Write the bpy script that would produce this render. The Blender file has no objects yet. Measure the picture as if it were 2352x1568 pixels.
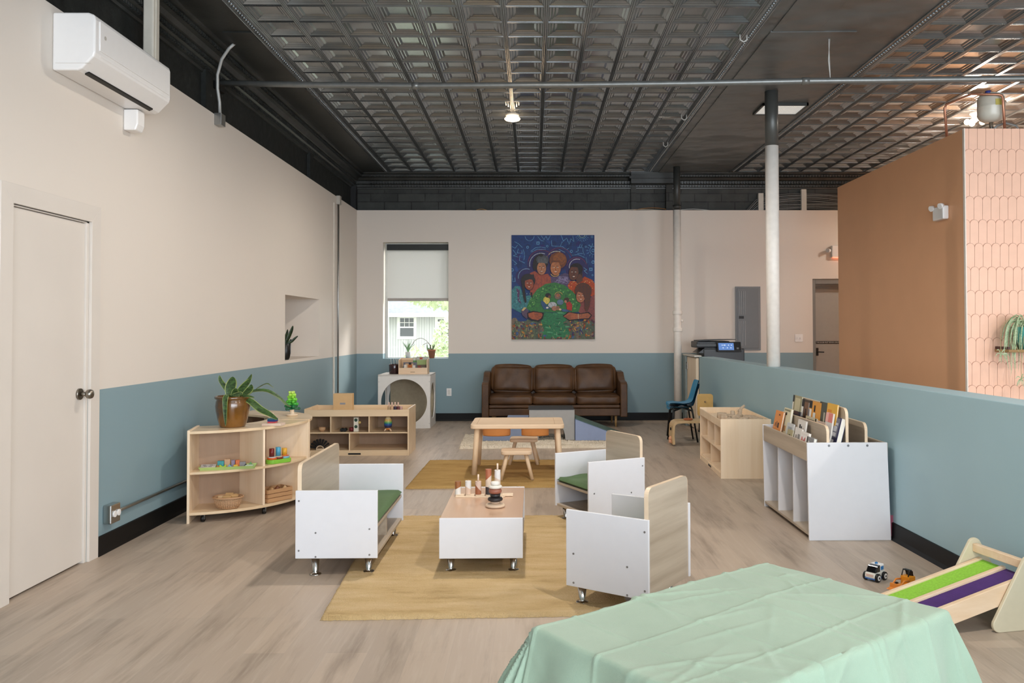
import bpy, bmesh, math, random
from mathutils import Vector, Matrix
random.seed(7)
PI = math.pi
S = bpy.context.scene
COL = S.collection
R = math.radians

# ------------------------------------------------------------------ camera, world, lights, exposure
def make_camera():
    f, pitch, yaw, roll, cx, cy = 1917.0, 0.0214, -0.0146, -0.0021, 1253.07, 714.6
    a, b = math.cos(yaw), math.sin(yaw)
    cp, sp = math.cos(pitch), math.sin(pitch)
    fw = Vector((-b*cp, a*cp, sp)); r = Vector((a, b, 0)); u = r.cross(fw)
    c, s = math.cos(roll), math.sin(roll)
    r2 = r*c+u*s; u2 = -r*s+u*c
    cd = bpy.data.cameras.new('camera'); cam = bpy.data.objects.new('camera', cd); COL.objects.link(cam)
    m = Matrix((r2, u2, -fw)).transposed().to_4x4(); m.translation = (0, 0, 1.4)
    cam.matrix_world = m
    cd.sensor_width = 36; cd.lens = f/2352*36
    cd.shift_x = (1176-cx)/2352; cd.shift_y = -(784-cy)/2352
    cd.clip_start = .05; cd.clip_end = 300
    S.camera = cam
make_camera()
S.view_settings.view_transform = 'Standard'; S.view_settings.look = 'None'
S.view_settings.gamma = 1; S.view_settings.use_curve_mapping = False
S.view_settings.exposure = 0.25
world = bpy.data.worlds.new('world'); S.world = world; world.use_nodes = True
wb = world.node_tree.nodes['Background']; wb.inputs[0].default_value = (.95, .98, 1, 1); wb.inputs[1].default_value = 3.0

def area(name, loc, rot, sx, sy, power, col=(1, 1, 1), portal=False, spread=None):
    ld = bpy.data.lights.new(name, 'AREA'); ld.shape = 'RECTANGLE'; ld.size = sx; ld.size_y = sy
    ld.energy = power; ld.color = col
    if portal: ld.cycles.is_portal = True
    if spread: ld.spread = spread
    o = bpy.data.objects.new(name, ld); o.location = loc; o.rotation_euler = rot; COL.objects.link(o); return o
area('storefront_daylight', (3.2, -2.85, 1.75), (R(90), 0, 0), 8.4, 2.7, 640, (.83, .91, 1))
area('window_portal', (-1.803, 13.12, 1.846), (R(-90), 0, 0), 1.0, 1.78, 1, (1, 1, 1), portal=True)

sun = bpy.data.lights.new('sun', 'SUN'); sun.energy = 2.6; sun.angle = R(16); sun.color = (1, .96, .9)
so = bpy.data.objects.new('sun', sun); so.rotation_euler = Vector((-.55, -.72, -.42)).to_track_quat('-Z', 'Y').to_euler(); COL.objects.link(so)
HC = 3.8        # ceiling height
XL = -2.704     # face of the left wall
YB = 12.814     # face of the back wall
ZW = 3.23       # top of the white walls

# ------------------------------------------------------------------ materials
def h2(h):
    h = h.lstrip('#'); v = [int(h[i:i+2], 16)/255 for i in (0, 2, 4)]
    return tuple(x/12.92 if x <= .04045 else ((x+.055)/1.055)**2.4 for x in v)
class N:
    def __init__(s, name):
        s.m = bpy.data.materials.new(name); s.m.use_nodes = True; s.t = s.m.node_tree
        s.b = s.t.nodes['Principled BSDF']
    def n(s, typ, **kw):
        x = s.t.nodes.new(typ)
        for k, v in kw.items():
            if hasattr(x, k) and not k.startswith('i_'): setattr(x, k, v)
            else: x.inputs[k[2:].replace('_', ' ')].default_value = v
        return x
    def l(s, a, b): s.t.links.new(a, b)
    def coords(s, scale=(1, 1, 1), rot=(0, 0, 0), kind='Object'):
        tc = s.n('ShaderNodeTexCoord'); mp = s.n('ShaderNodeMapping')
        mp.inputs['Scale'].default_value = scale; mp.inputs['Rotation'].default_value = rot
        s.l(tc.outputs[kind], mp.inputs[0]); return mp.outputs[0]
    def noise(s, scale, vec=None, detail=4, rough=.5):
        x = s.n('ShaderNodeTexNoise'); x.inputs['Scale'].default_value = scale
        x.inputs['Detail'].default_value = detail; x.inputs['Roughness'].default_value = rough
        if vec is not None: s.l(vec, x.inputs['Vector'])
        return x.outputs['Fac']
    def ramp(s, fac, stops):
        x = s.n('ShaderNodeValToRGB'); e = x.color_ramp.elements
        while len(e) < len(stops): e.new(.5)
        for i, (p, c) in enumerate(stops): e[i].position = p; e[i].color = (*c, 1)
        s.l(fac, x.inputs[0]); return x.outputs[0]
    def mix(s, a, b, fac=.5, mode='MIX'):
        x = s.n('ShaderNodeMix', data_type='RGBA', blend_type=mode)
        for i, v in ((0, fac), (6, a), (7, b)):
            if hasattr(v, 'is_linked'): s.l(v, x.inputs[i])
            elif i: x.inputs[i].default_value = (*v, 1)
            else: x.inputs[i].default_value = v
        return x.outputs[2]
    def math(s, op, a, b=0.0):
        x = s.n('ShaderNodeMath', operation=op)
        for i, v in ((0, a), (1, b)):
            if hasattr(v, 'is_linked'): s.l(v, x.inputs[i])
            else: x.inputs[i].default_value = v
        return x.outputs[0]
    def bump(s, h, strength=.2, dist=.01):
        x = s.n('ShaderNodeBump'); x.inputs['Strength'].default_value = strength; x.inputs['Distance'].default_value = dist
        s.l(h, x.inputs['Height']); s.l(x.outputs[0], s.b.inputs['Normal'])
    def done(s, col=None, rough=.5, metal=0, spec=.5, coat=0, coat_r=.1):
        if col is not None:
            if hasattr(col, 'is_linked'): s.l(col, s.b.inputs['Base Color'])
            else: s.b.inputs['Base Color'].default_value = (*col, 1)
        if hasattr(rough, 'is_linked'): s.l(rough, s.b.inputs['Roughness'])
        else: s.b.inputs['Roughness'].default_value = rough
        s.b.inputs['Metallic'].default_value = metal; s.b.inputs['Specular IOR Level'].default_value = spec
        s.b.inputs['Coat Weight'].default_value = coat; s.b.inputs['Coat Roughness'].default_value = coat_r
        return s.m
_pc = {}
def P(hexc, rough=.5, metal=0, spec=.5, coat=0, nz=.04, scale=18, bump=0):
    k = (hexc, rough, metal, spec, coat, nz, scale, bump)
    if k in _pc: return _pc[k]
    g = N('paint_'+hexc.strip('#')+('_metal' if metal else ''))
    c = h2(hexc); fac = g.noise(scale, g.coords())
    col = g.ramp(fac, [(.3, tuple(x*(1-nz) for x in c)), (.7, tuple(min(1, x*(1+nz)) for x in c))])
    if bump: g.bump(fac, bump, .004)
    _pc[k] = g.done(col, rough, metal, spec, coat); return _pc[k]
def wood(name, c1, c2, axis='Y', sc=1.0, rough=.45, coat=0, dens=14):
    g = N(name); st = {'X': (.35, 6, 6), 'Y': (6, .35, 6), 'Z': (6, 6, .35)}[axis]
    v = g.coords(tuple(x*sc for x in st)); f = g.noise(1.6, v, 5, .6)
    v2 = g.coords(tuple(x*sc*dens/4 for x in st)); f2 = g.noise(2.0, v2, 3, .5)
    a = g.ramp(f, [(.32, h2(c2)), (.62, h2(c1))])
    b = g.mix(a, h2(c2), g.math('MULTIPLY', f2, .28))
    g.bump(f2, .04, .002); return g.done(b, rough, 0, .4, coat)
def attr_mat(name, rough=.5, spec=.4, coat=0, nz=.06):
    g = N(name); a = g.n('ShaderNodeAttribute', attribute_name='Col')
    f = g.noise(60, g.coords()); c = g.mix(a.outputs['Color'], (0, 0, 0), g.math('MULTIPLY', f, nz))
    return g.done(c, rough, 0, spec, coat)
def emis(name, col, st):
    g = N(name); g.b.inputs['Emission Color'].default_value = (*col, 1); g.b.inputs['Emission Strength'].default_value = st
    return g.done((.8, .8, .8), .5)

MC = attr_mat('coloured_print'); MCG = attr_mat('coloured_lacquer', .25, .5, .3)
def oil():
    g = N('oil_paint'); a = g.n('ShaderNodeAttribute', attribute_name='Col')
    f = g.noise(38, g.coords(), 6, .65); c = g.mix(a.outputs['Color'], (.02, .03, .05), g.ramp(f, [(.42, (0, 0, 0)), (.75, (.7, .7, .7))]))
    g.bump(f, .3, .003); return g.done(c, .55, 0, .3)
M_OIL = oil()
def wall_paint(name, up, lo, z, bumpy=.05):
    g = N(name); tc = g.n('ShaderNodeTexCoord'); sp = g.n('ShaderNodeSeparateXYZ'); g.l(tc.outputs['Object'], sp.inputs[0])
    fac = g.math('GREATER_THAN', sp.outputs['Z'], z)
    f = g.noise(1.1, g.coords(), 3)
    c = g.mix(h2(lo), h2(up), fac); c = g.mix(c, (.45, .42, .38), g.math('MULTIPLY', f, .06))
    n = g.noise(220, g.coords(), 2); g.bump(n, bumpy, .002)
    return g.done(c, .55, 0, .3)
M_WALL = wall_paint('beige_and_blue_wall_paint', '#ded5cb', '#839ca4', 1.03)
M_PART = P('#9cbac4', .5, nz=.02, scale=2)
def floor_mat():
    g = N('light_oak_plank_floor')
    v = g.coords((1, 1, 1), (0, 0, R(90)))
    br = g.n('ShaderNodeTexBrick'); br.offset = .37; g.l(v, br.inputs['Vector'])
    br.inputs['Color1'].default_value = (*h2('#ab9b8b'), 1); br.inputs['Color2'].default_value = (*h2('#bba997'), 1)
    br.inputs['Mortar'].default_value = (*h2('#a29385'), 1)
    for k, x in (('Scale', 1), ('Mortar Size', .0006), ('Mortar Smooth', .3), ('Bias', 0), ('Brick Width', 1.22), ('Row Height', .18)): br.inputs[k].default_value = x
    n1 = g.noise(1.5, g.coords((7, .8, 1)), 6, .6); n2 = g.noise(5, g.coords((9, .6, 1)), 4, .55)
    c = g.mix(br.outputs['Color'], h2('#7b6b5c'), g.ramp(n1, [(.5, (0, 0, 0)), (.72, (.6, .6, .6))]))
    c = g.mix(c, h2('#c6b8a9'), g.ramp(n2, [(.5, (0, 0, 0)), (.7, (.38, .38, .38))]))
    g.bump(n2, .05, .002)
    return g.done(c, g.math('ADD', g.math('MULTIPLY', n1, .2), .33), 0, .45)
M_FLOOR = floor_mat()
def tin():
    g = N('dark_enamelled_tin'); f = g.noise(3.2, g.coords(), 4, .6); f2 = g.noise(45, g.coords(), 3)
    c = g.ramp(f, [(.3, h2('#7c8183')), (.7, h2('#90969a'))])
    g.bump(f, .035, .03)
    return g.done(c, g.math('ADD', g.math('MULTIPLY', f2, .03), .19), .75, .7, .15, .12)
M_TIN = tin()
def sheet():
    g = N('wavy_dark_sheet_metal'); f = g.noise(1.3, g.coords((1.5, 2.2, 1)), 2, .4); f2 = g.noise(3, g.coords(), 4)
    c = g.ramp(f2, [(.3, h2('#585b5b')), (.7, h2('#6c6f6f'))])
    g.bump(f, .5, .12)
    return g.done(c, g.math('ADD', g.math('MULTIPLY', f2, .15), .32), .15, .5)
M_SHEET = sheet()
def darktin():
    g = N('near_black_enamelled_tin'); f = g.noise(2.2, g.coords(), 5, .65); f2 = g.noise(60, g.coords(), 3)
    c = g.ramp(f, [(.35, h2('#1f211f')), (.7, h2('#3a3c3a'))]); g.bump(g.mix(f, f2, .3), .15, .02)
    return g.done(c, .38, .1, .5)
M_DTIN = darktin()
def blackwall(brick):
    g = N('black_painted_brick' if brick else 'black_painted_plaster')
    f = g.noise(5, g.coords(), 6, .65)
    if brick:
        br = g.n('ShaderNodeTexBrick'); g.l(g.coords((1, 1, 1), (R(90), 0, 0)), br.inputs['Vector'])
        br.inputs['Color1'].default_value = (*h2('#3c3e3b'), 1); br.inputs['Color2'].default_value = (*h2('#2c2e2c'), 1)
        br.inputs['Mortar'].default_value = (*h2('#141514'), 1)
        for k, x in (('Scale', 1), ('Mortar Size', .009), ('Mortar Smooth', .4), ('Bias', 0), ('Brick Width', .42), ('Row Height', .13)): br.inputs[k].default_value = x
        c = g.mix(br.outputs['Color'], h2('#4c4e4b'), g.ramp(f, [(.45, (0, 0, 0)), (.8, (.6, .6, .6))]))
        g.bump(g.mix(br.outputs['Color'], f, .4), .8, .02)
    else:
        s2 = g.noise(14, g.coords(), 5, .7)
        c = g.ramp(s2, [(.3, h2('#101211')), (.62, h2('#242725')), (.70, h2('#343735')), (.76, h2('#9a9c98'))])
        g.bump(f, .5, .02)
    return g.done(c, .6, 0, .4)
M_BRICK = blackwall(True); M_PLAST = blackwall(False)
M_BIRCH = wood('birch_plywood', '#f8e3c8', '#ecd2b0', 'Z', 1.0, .42)
M_BIRCHX = wood('birch_plywood_long_grain', '#ecd3b0', '#dcc09a', 'X', .8, .35, .25)
M_HARD = wood('brown_hardboard', '#b79a80', '#a88b72', 'Z', .5, .6)
M_PINE = wood('pale_pine', '#eed5b8', '#e2c29e', 'X', 1.4, .45)
M_PINEZ = wood('pale_pine_legs', '#ead0b0', '#ddbc96', 'Z', 1.4, .45)
M_OAK = wood('grey_oak_laminate', '#c1b3a0', '#a39380', 'Y', 1.3, .4)
M_OAKX = wood('grey_oak_laminate_cross', '#bfae96', '#a08c74', 'X', 1.3, .4)
M_TOP = wood('warm_oak_laminate', '#d3b297', '#c49f83', 'Y', .6, .3, .2)
M_EDGE = P('#e4cdb0', .45)
M_WHITE = P('#e0e0e4', .35, nz=.01)
M_WHITE2 = P('#e3dfd9', .5, nz=.02)
M_DOOR = P('#d8d0c7', .4, nz=.02, scale=3)
M_CHROME = P('#b9b5ae', .2, 1)
M_BLACK = P('#0c0c0d', .45)
M_BASE = P('#0a0a0b', .5, nz=.1, spec=.25)
M_PLASTIC = P('#eeecea', .25, coat=.3, nz=.01)
M_STEEL = P('#a9aaa8', .35, 1)
M_PIPE = P('#7b7d7b', .38, .55, nz=.08)
M_LEATH = None
def leather():
    g = N('brown_leather'); f = g.noise(4, g.coords(), 5, .6); f2 = g.noise(160, g.coords(), 3)
    c = g.ramp(f, [(.3, h2('#402a19')), (.7, h2('#614329'))]); g.bump(g.mix(f, f2, .25), .25, .012)
    return g.done(c, .42, 0, .32)
M_LEATH = leather()
def rugmat(c1, c2, c3, sc=140):
    g = N('woven_pile_'+c1.strip('#')); f = g.noise(2.0, g.coords((1, 4, 1)), 5, .65); f2 = g.noise(sc, g.coords(), 2)
    c = g.ramp(f, [(.35, h2(c1)), (.55, h2(c2)), (.75, h2(c3))]); c = g.mix(c, h2(c3), g.math('MULTIPLY', f2, .35))
    g.bump(f2, .9, .008); return g.done(c, .95, 0, .1)
M_RUG = rugmat('#dac096', '#cdb183', '#aa8f62')
M_RUG2 = rugmat('#c6a56c', '#b7955e', '#937442')
M_SHAG = rugmat('#ece2d2', '#e0d4c0', '#b5a994', 60)
def cloth():
    g = N('mint_green_paper_cloth'); f = g.noise(4, g.coords((1, 1, 1)), 5, .6); f2 = g.noise(400, g.coords(), 1)
    c = g.ramp(f, [(.3, h2('#8fa590')), (.7, h2('#9aaf9a'))]); g.bump(g.mix(f, f2, .15), .35, .012)
    g.b.inputs['Sheen Weight'].default_value = .2
    return g.done(c, .6, 0, .3)
M_CLOTH = cloth()
def glass():
    g = N('clear_window_glass'); t = g.n('ShaderNodeBsdfTransparent'); gl = g.n('ShaderNodeBsdfGlossy')
    gl.inputs['Roughness'].default_value = .02; mx = g.n('ShaderNodeMixShader'); mx.inputs[0].default_value = .05
    g.l(t.outputs[0], mx.inputs[1]); g.l(gl.outputs[0], mx.inputs[2]); g.l(mx.outputs[0], g.t.nodes['Material Output'].inputs[0]); return g.m
M_GLASS = glass()
def shade():
    g = N('translucent_roller_shade'); t = g.n('ShaderNodeBsdfTranslucent'); d = g.n('ShaderNodeBsdfDiffuse')
    t.inputs[0].default_value = (.60, .60, .59, 1); d.inputs[0].default_value = (.75, .74, .72, 1)
    mx = g.n('ShaderNodeMixShader'); mx.inputs[0].default_value = .5
    tr = g.n('ShaderNodeBsdfTransparent'); m2 = g.n('ShaderNodeMixShader'); m2.inputs[0].default_value = .05
    g.l(t.outputs[0], mx.inputs[1]); g.l(d.outputs[0], mx.inputs[2]); g.l(mx.outputs[0], m2.inputs[1]); g.l(tr.outputs[0], m2.inputs[2])
    g.l(m2.outputs[0], g.t.nodes['Material Output'].inputs[0]); return g.m
M_SHADE = shade()
def leafmat(name, c1, c2, c3=None):
    g = N(name); f = g.noise(30, g.coords((1, 1, 2.5)), 3, .6)
    st = [(.35, h2(c1)), (.65, h2(c2))]
    g.b.inputs['Subsurface Weight'].default_value = 0
    return g.done(g.ramp(f, st), .4, 0, .4)
M_SNAKE = leafmat('snake_plant_leaf', '#22351c', '#4c6a36'); M_SNAKEY = P('#a9b56c', .4)
M_ALOE = leafmat('aloe_leaf', '#5f8a5a', '#8fb587'); M_SPIDER = leafmat('spider_plant_leaf', '#7f9a72', '#b9c6a0')
M_TREE = leafmat('tree_leaves', '#a9bd8c', '#e6eecf')
M_DARKLEAF = leafmat('dark_leaf', '#141d10', '#33451f')
def basketmat():
    g = N('woven_willow'); w = g.n('ShaderNodeTexWave'); w.inputs['Scale'].default_value = 26; w.inputs['Distortion'].default_value = 1
    w.bands_direction = 'Z'; g.l(g.coords(), w.inputs[0])
    g.bump(w.outputs['Fac'], .6, .004)
    return g.done(g.ramp(w.outputs['Fac'], [(0, h2('#b88a62')), (1, h2('#d9b48e'))]), .6)
M_WILLOW = basketmat()
def potglaze():
    g = N('brown_glazed_ceramic'); f = g.noise(6, g.coords(), 4); w = g.n('ShaderNodeTexWave'); w.bands_direction = 'Z'
    w.inputs['Scale'].default_value = 34; w.inputs['Distortion'].default_value = .6; g.l(g.coords(), w.inputs[0])
    g.bump(w.outputs['Fac'], .12, .002)
    return g.done(g.ramp(f, [(.3, h2('#4f3312')), (.7, h2('#875a22'))]), .15, 0, .6, .6)
M_GLAZE = potglaze()
M_SOIL = P('#2a211a', .9, nz=.3, scale=90, bump=.6)

# ------------------------------------------------------------------ mesh kit
_MW = {}      # world matrices of roots and parts
class MB:
    def __init__(s): s.v = []; s.f = []; s.c = []; s.sm = []; s.cur = (1, 1, 1)
    def col(s, c): s.cur = h2(c) if isinstance(c, str) else c; return s
    def add(s, vs, fs, sm=False):
        o = len(s.v); s.v += [tuple(v) for v in vs]
        for f in fs: s.f.append(tuple(i+o for i in f)); s.c.append(s.cur); s.sm.append(sm)
        return s
    def box(s, c, d, rz=0, m=None):
        x, y, z = d[0]/2, d[1]/2, d[2]/2
        vs = [Vector((i*x, j*y, k*z)) for i in (-1, 1) for j in (-1, 1) for k in (-1, 1)]
        M = (m.to_4x4() if m else Matrix.Rotation(rz, 4, 'Z')); M = Matrix.Translation(c) @ M
        return s.add([M @ v for v in vs], [(0, 1, 3, 2), (4, 6, 7, 5), (0, 4, 5, 1), (2, 3, 7, 6), (0, 2, 6, 4), (1, 5, 7, 3)])
    def bb(s, x0, x1, y0, y1, z0, z1): return s.box(((x0+x1)/2, (y0+y1)/2, (z0+z1)/2), (x1-x0, y1-y0, z1-z0))
    def cyl(s, p0, p1, r0, r1=None, n=20, sm=True):
        r1 = r0 if r1 is None else r1; p0 = Vector(p0); p1 = Vector(p1); d = (p1-p0).normalized()
        a = d.orthogonal().normalized(); b = d.cross(a); vs = []
        for p, r in ((p0, r0), (p1, r1)):
            for i in range(n):
                t = 2*PI*i/n; vs.append(p+a*r*math.cos(t)+b*r*math.sin(t))
        s.add(vs, [(i, (i+1) % n, n+(i+1) % n, n+i) for i in range(n)], sm)
        o = len(s.v)-2*n
        s.f.append(tuple(o+i for i in reversed(range(n)))); s.f.append(tuple(o+n+i for i in range(n)))
        s.c += [s.cur]*2; s.sm += [False]*2
        return s
    def tube(s, pts, r, n=10, cap=True):
        pts = [Vector(p) for p in pts]; rs = r if isinstance(r, (list, tuple)) else [r]*len(pts)
        vs = []; prev = None
        for i, p in enumerate(pts):
            d = (pts[min(i+1, len(pts)-1)]-pts[max(i-1, 0)]).normalized()
            a = d.orthogonal().normalized() if prev is None else (prev-d*prev.dot(d)).normalized()
            prev = a; b = d.cross(a)
            vs += [p+(a*math.cos(2*PI*k/n)+b*math.sin(2*PI*k/n))*rs[i] for k in range(n)]
        fs = [(i*n+k, i*n+(k+1) % n, (i+1)*n+(k+1) % n, (i+1)*n+k) for i in range(len(pts)-1) for k in range(n)]
        s.add(vs, fs, True)
        if cap:
            o = len(s.v)-len(vs); s.f.append(tuple(o+k for k in reversed(range(n)))); s.f.append(tuple(len(s.v)-n+k for k in range(n)))
            s.c += [s.cur]*2; s.sm += [False]*2
        return s
    def lathe(s, prof, c=(0, 0, 0), n=28, sm=True, sx=1, sy=1):
        vs = [(c[0]+r*sx*math.cos(2*PI*k/n), c[1]+r*sy*math.sin(2*PI*k/n), c[2]+z) for r, z in prof for k in range(n)]
        m = len(prof)
        return s.add(vs, [(i*n+k, i*n+(k+1) % n, (i+1)*n+(k+1) % n, (i+1)*n+k) for i in range(m-1) for k in range(n)], sm)
    def prism(s, base, ext):
        ext = Vector(ext); b = [Vector(p) for p in base]; n = len(b)
        s.add(b+[p+ext for p in b], [(i, (i+1) % n, n+(i+1) % n, n+i) for i in range(n)]+[tuple(reversed(range(n))), tuple(range(n, 2*n))])
        return s
    def sphere(s, c, r, n=16, sz=1, sx=1, sy=1):
        m = n//2+1
        return s.lathe([(max(r*math.sin(PI*i/m), 1e-4), -r*sz*math.cos(PI*i/m)) for i in range(m+1)], c, n, True, sx, sy)
    def grid(s, fn, nu, nv, sm=True):
        vs = [fn(i/nu, j/nv) for i in range(nu+1) for j in range(nv+1)]
        return s.add(vs, [(i*(nv+1)+j, (i+1)*(nv+1)+j, (i+1)*(nv+1)+j+1, i*(nv+1)+j+1) for i in range(nu) for j in range(nv)], sm)
    def xf(s, M): s.v = [tuple(M @ Vector(v)) for v in s.v]; return s
def mkmesh(mb, name, mat, smooth=None):
    me = bpy.data.meshes.new(name); me.from_pydata([tuple(v) for v in mb.v], [], mb.f); me.update()
    bm = bmesh.new(); bm.from_mesh(me); bmesh.ops.recalc_face_normals(bm, faces=bm.faces[:]); bm.to_mesh(me); bm.free()
    me.polygons.foreach_set('use_smooth', mb.sm if smooth is None else [smooth]*len(mb.f))
    if any(c != (1, 1, 1) for c in mb.c):
        at = me.color_attributes.new('Col', 'FLOAT_COLOR', 'CORNER'); buf = []
        for p in me.polygons:
            for _ in range(p.loop_total): buf += [*mb.c[p.index], 1.0]
        at.data.foreach_set('color', buf)
    me.materials.append(mat); return me
def part(name, mb, mat, parent, bevel=0, label=None, kind=None, w=True, seg=2, smooth=None, sub=0):
    if w and parent is not None: mb.xf(_MW[parent].inverted())
    me = mkmesh(mb, name, mat, smooth); o = bpy.data.objects.new(name, me); COL.objects.link(o)
    if parent is not None: o.parent = parent; _MW[o] = _MW[parent]
    if bevel:
        b = o.modifiers.new('bevel', 'BEVEL'); b.width = bevel; b.segments = seg; b.limit_method = 'ANGLE'; b.angle_limit = R(35); b.harden_normals = False
    if sub:
        b = o.modifiers.new('subdivision', 'SUBSURF'); b.levels = sub; b.render_levels = sub
    if label: o['label'] = label
    if kind: o['kind'] = kind
    return o
def thing(name, label, cat, loc=(0, 0, 0), rz=0, group=None):
    o = bpy.data.objects.new(name, None); o.empty_display_size = .05; COL.objects.link(o)
    o.location = loc; o.rotation_euler = (0, 0, rz); o['label'] = label; o['category'] = cat
    if group: o['group'] = group
    _MW[o] = Matrix.Translation(loc) @ Matrix.Rotation(rz, 4, 'Z'); return o
def single(name, mb, mat, label, cat, group=None, kind=None, **kw):
    xs = list(zip(*mb.v)); c = Vector(((min(xs[0])+max(xs[0]))/2, (min(xs[1])+max(xs[1]))/2, min(xs[2])))
    mb.xf(Matrix.Translation(-c)); o = part(name, mb, mat, None, **kw); o.location = c; _MW[o] = Matrix.Translation(c)
    o['label'] = label; o['category'] = cat
    if group: o['group'] = group
    if kind: o['kind'] = kind
    return o
def struct(name, mb, mat, parent=None, bevel=0, **kw):
    o = part(name, mb, mat, parent, bevel, **kw)
    if parent is None: o['kind'] = 'structure'; _MW[o] = Matrix.Identity(4)
    return o
def mb_(): return MB()
def Lp(a, b, t): return tuple(a[i]+(b[i]-a[i])*t for i in range(3))
def rrect(w, h, r, n=5):
    pts = []
    for cx, cy, a0 in ((w/2-r, h/2-r, 0), (-w/2+r, h/2-r, 90), (-w/2+r, -h/2+r, 180), (w/2-r, -h/2+r, 270)):
        for i in range(n+1):
            a = R(a0+90*i/n); pts.append((cx+r*math.cos(a), cy+r*math.sin(a)))
    return pts
def text_mesh(name, s, size, M, mat, parent, ext=.0004):
    cu = bpy.data.curves.new(name, 'FONT'); cu.body = s; cu.size = size; cu.extrude = ext; cu.align_x = 'CENTER'; cu.align_y = 'CENTER'
    t = bpy.data.objects.new(name, cu); COL.objects.link(t); dg = bpy.context.evaluated_depsgraph_get()
    me = bpy.data.meshes.new_from_object(t.evaluated_get(dg)); bpy.data.objects.remove(t); bpy.data.curves.remove(cu)
    me.transform(_MW[parent].inverted() @ M); me.materials.clear(); me.materials.append(mat); me.name = name
    o = bpy.data.objects.new(name, me); COL.objects.link(o); o.parent = parent; _MW[o] = _MW[parent]; return o
def FR(x, y, z, rz=0):      # frame for text on a vertical face looking to -Y (rz turns it)
    return Matrix.Translation((x, y, z)) @ Matrix.Rotation(rz, 4, 'Z') @ Matrix.Rotation(R(90), 4, 'X')
#--BODY--
# ------------------------------------------------------------------ the setting
m = mb_().bb(-3.4, 7.8, -3, 13.1, -.1, 0); struct('floor', m, M_FLOOR)
m = mb_()
for y0, y1, z0, z1 in ((-3, 4.35, 0, ZW), (4.35, 5.11, 2.055, ZW), (5.11, 9.13, 0, ZW), (9.13, 10.575, 0, 1.065), (9.13, 10.575, 1.782, ZW), (10.575, YB, 0, ZW)):
    m.bb(XL-.1, XL, y0, y1, z0, z1)
for a in ((9.03, 9.13, 1.065, 1.782), (10.575, 10.675, 1.065, 1.782)): m.bb(XL-.62, XL-.1, *a)
m.bb(XL-.62, XL-.1, 9.03, 10.675, .965, 1.065); m.bb(XL-.62, XL-.1, 9.03, 10.675, 1.782, 1.88); m.bb(XL-.7, XL-.62, 9.03, 10.675, .965, 1.88)
m.bb(XL-.16, XL-.1, 4.2, 5.3, 0, 2.3)
struct('wall_left', m, M_WALL)
m = mb_()
for x0, x1, z0, z1 in ((-2.804, -2.303, 0, ZW), (-2.303, -1.303, 0, .954), (-2.303, -1.303, 2.738, ZW), (-1.303, 4.309, 0, ZW), (4.309, 5.25, 2.168, ZW), (5.25, 7.8, 0, ZW)):
    m.bb(x0, x1, YB, 13.1, z0, z1)
struct('wall_back', m, M_WALL)
m = mb_().bb(7.6, 7.8, -3, 13, 0, HC); struct('wall_right', m, M_WALL)
m = mb_().bb(-2.9, 7.8, -3.2, -3.0, 0, HC); struct('wall_front', m, M_WALL)
# black masonry above the white walls
m = mb_().bb(-2.94, XL-.1, -3, 13.2, ZW-.4, HC+.05)
for y in (3.6, 7.05, 10.35): m.bb(XL-.1, XL-.06, y, y+.16, ZW, HC)
struct('wall_upper_left', m, M_PLAST)
m = mb_().bb(-2.9, 7.8, 12.95, 13.2, ZW-.0, HC+.05); m.bb(1.52, 1.60, 12.90, 12.95, ZW, HC); m.bb(2.06, 2.16, 12.86, 12.95, ZW, HC)
m.bb(-1.05, -.97, 12.93, 12.95, ZW, 3.6)
struct('wall_upper_back', m, M_BRICK)
m = mb_().bb(XL-.1, XL-.02, 12.82, 12.94, ZW, 3.62); struct('trim_1', m, M_BLACK)
# baseboards
m = mb_()
m.prism([(XL, -3, 0), (XL+.022, -3, 0), (XL+.012, -3, .025), (XL+.01, -3, .115), (XL, -3, .118)], (0, 7.25, 0))
m.prism([(XL, 5.22, 0), (XL+.022, 5.22, 0), (XL+.012, 5.22, .025), (XL+.01, 5.22, .115), (XL, 5.22, .118)], (0, YB-5.22, 0))
struct('baseboard_left', m, M_BASE)
m = mb_().prism([(XL, YB, 0), (XL, YB-.02, 0), (XL, YB-.012, .025), (XL, YB-.01, .115), (XL, YB, .118)], (4.305-XL, 0, 0)); struct('baseboard_back', m, M_BASE)

# pressed tin ceiling: nested recessed panels with raised ribs
TS = .3235; X0 = .102; Y0 = 6.485
def field(mb, xa, nx, ny0, ny1):
    steps = [(.026, 0), (.040, .010), (.050, .010), (.064, .019), (.074, .019), (.092, .027)]
    for i in range(nx):
        for k in range(ny0, ny1):
            x, y = xa+i*TS, Y0+k*TS; rings = [(0, 0)]+steps
            vs = []
            for ins, h in rings: vs += [(x+ins, y+ins*.9, HC+h), (x+TS-ins, y+ins*.9, HC+h), (x+TS-ins, y+TS-ins*.9, HC+h), (x+ins, y+TS-ins*.9, HC+h)]
            fs = []
            for r in range(len(rings)-1):
                for q in range(4): a = r*4; fs.append((a+q, a+4+q, a+4+(q+1) % 4, a+(q+1) % 4))
            a = (len(rings)-1)*4; fs.append((a, a+3, a+2, a+1)); mb.add(vs, fs)
    y0, y1 = Y0+ny0*TS, Y0+ny1*TS
    for i in range(nx+1):
        for dx, r in ((-.014, .007), (.0, .009), (.014, .007)):
            x = xa+i*TS+dx; mb.tube([(x, y0, HC-.001), (x, y1, HC-.001)], r, 6)
    for k in range(ny0, ny1+1):
        for dy in (-.009, .009): mb.tube([(xa, Y0+k*TS+dy, HC), (xa+nx*TS, Y0+k*TS+dy, HC)], .005, 4)
m = mb_().bb(-2.95, 7.8, -3, 13.1, HC+.035, HC+.1); struct('ceiling', m, M_TIN)
KA, KB = -22, 19
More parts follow.
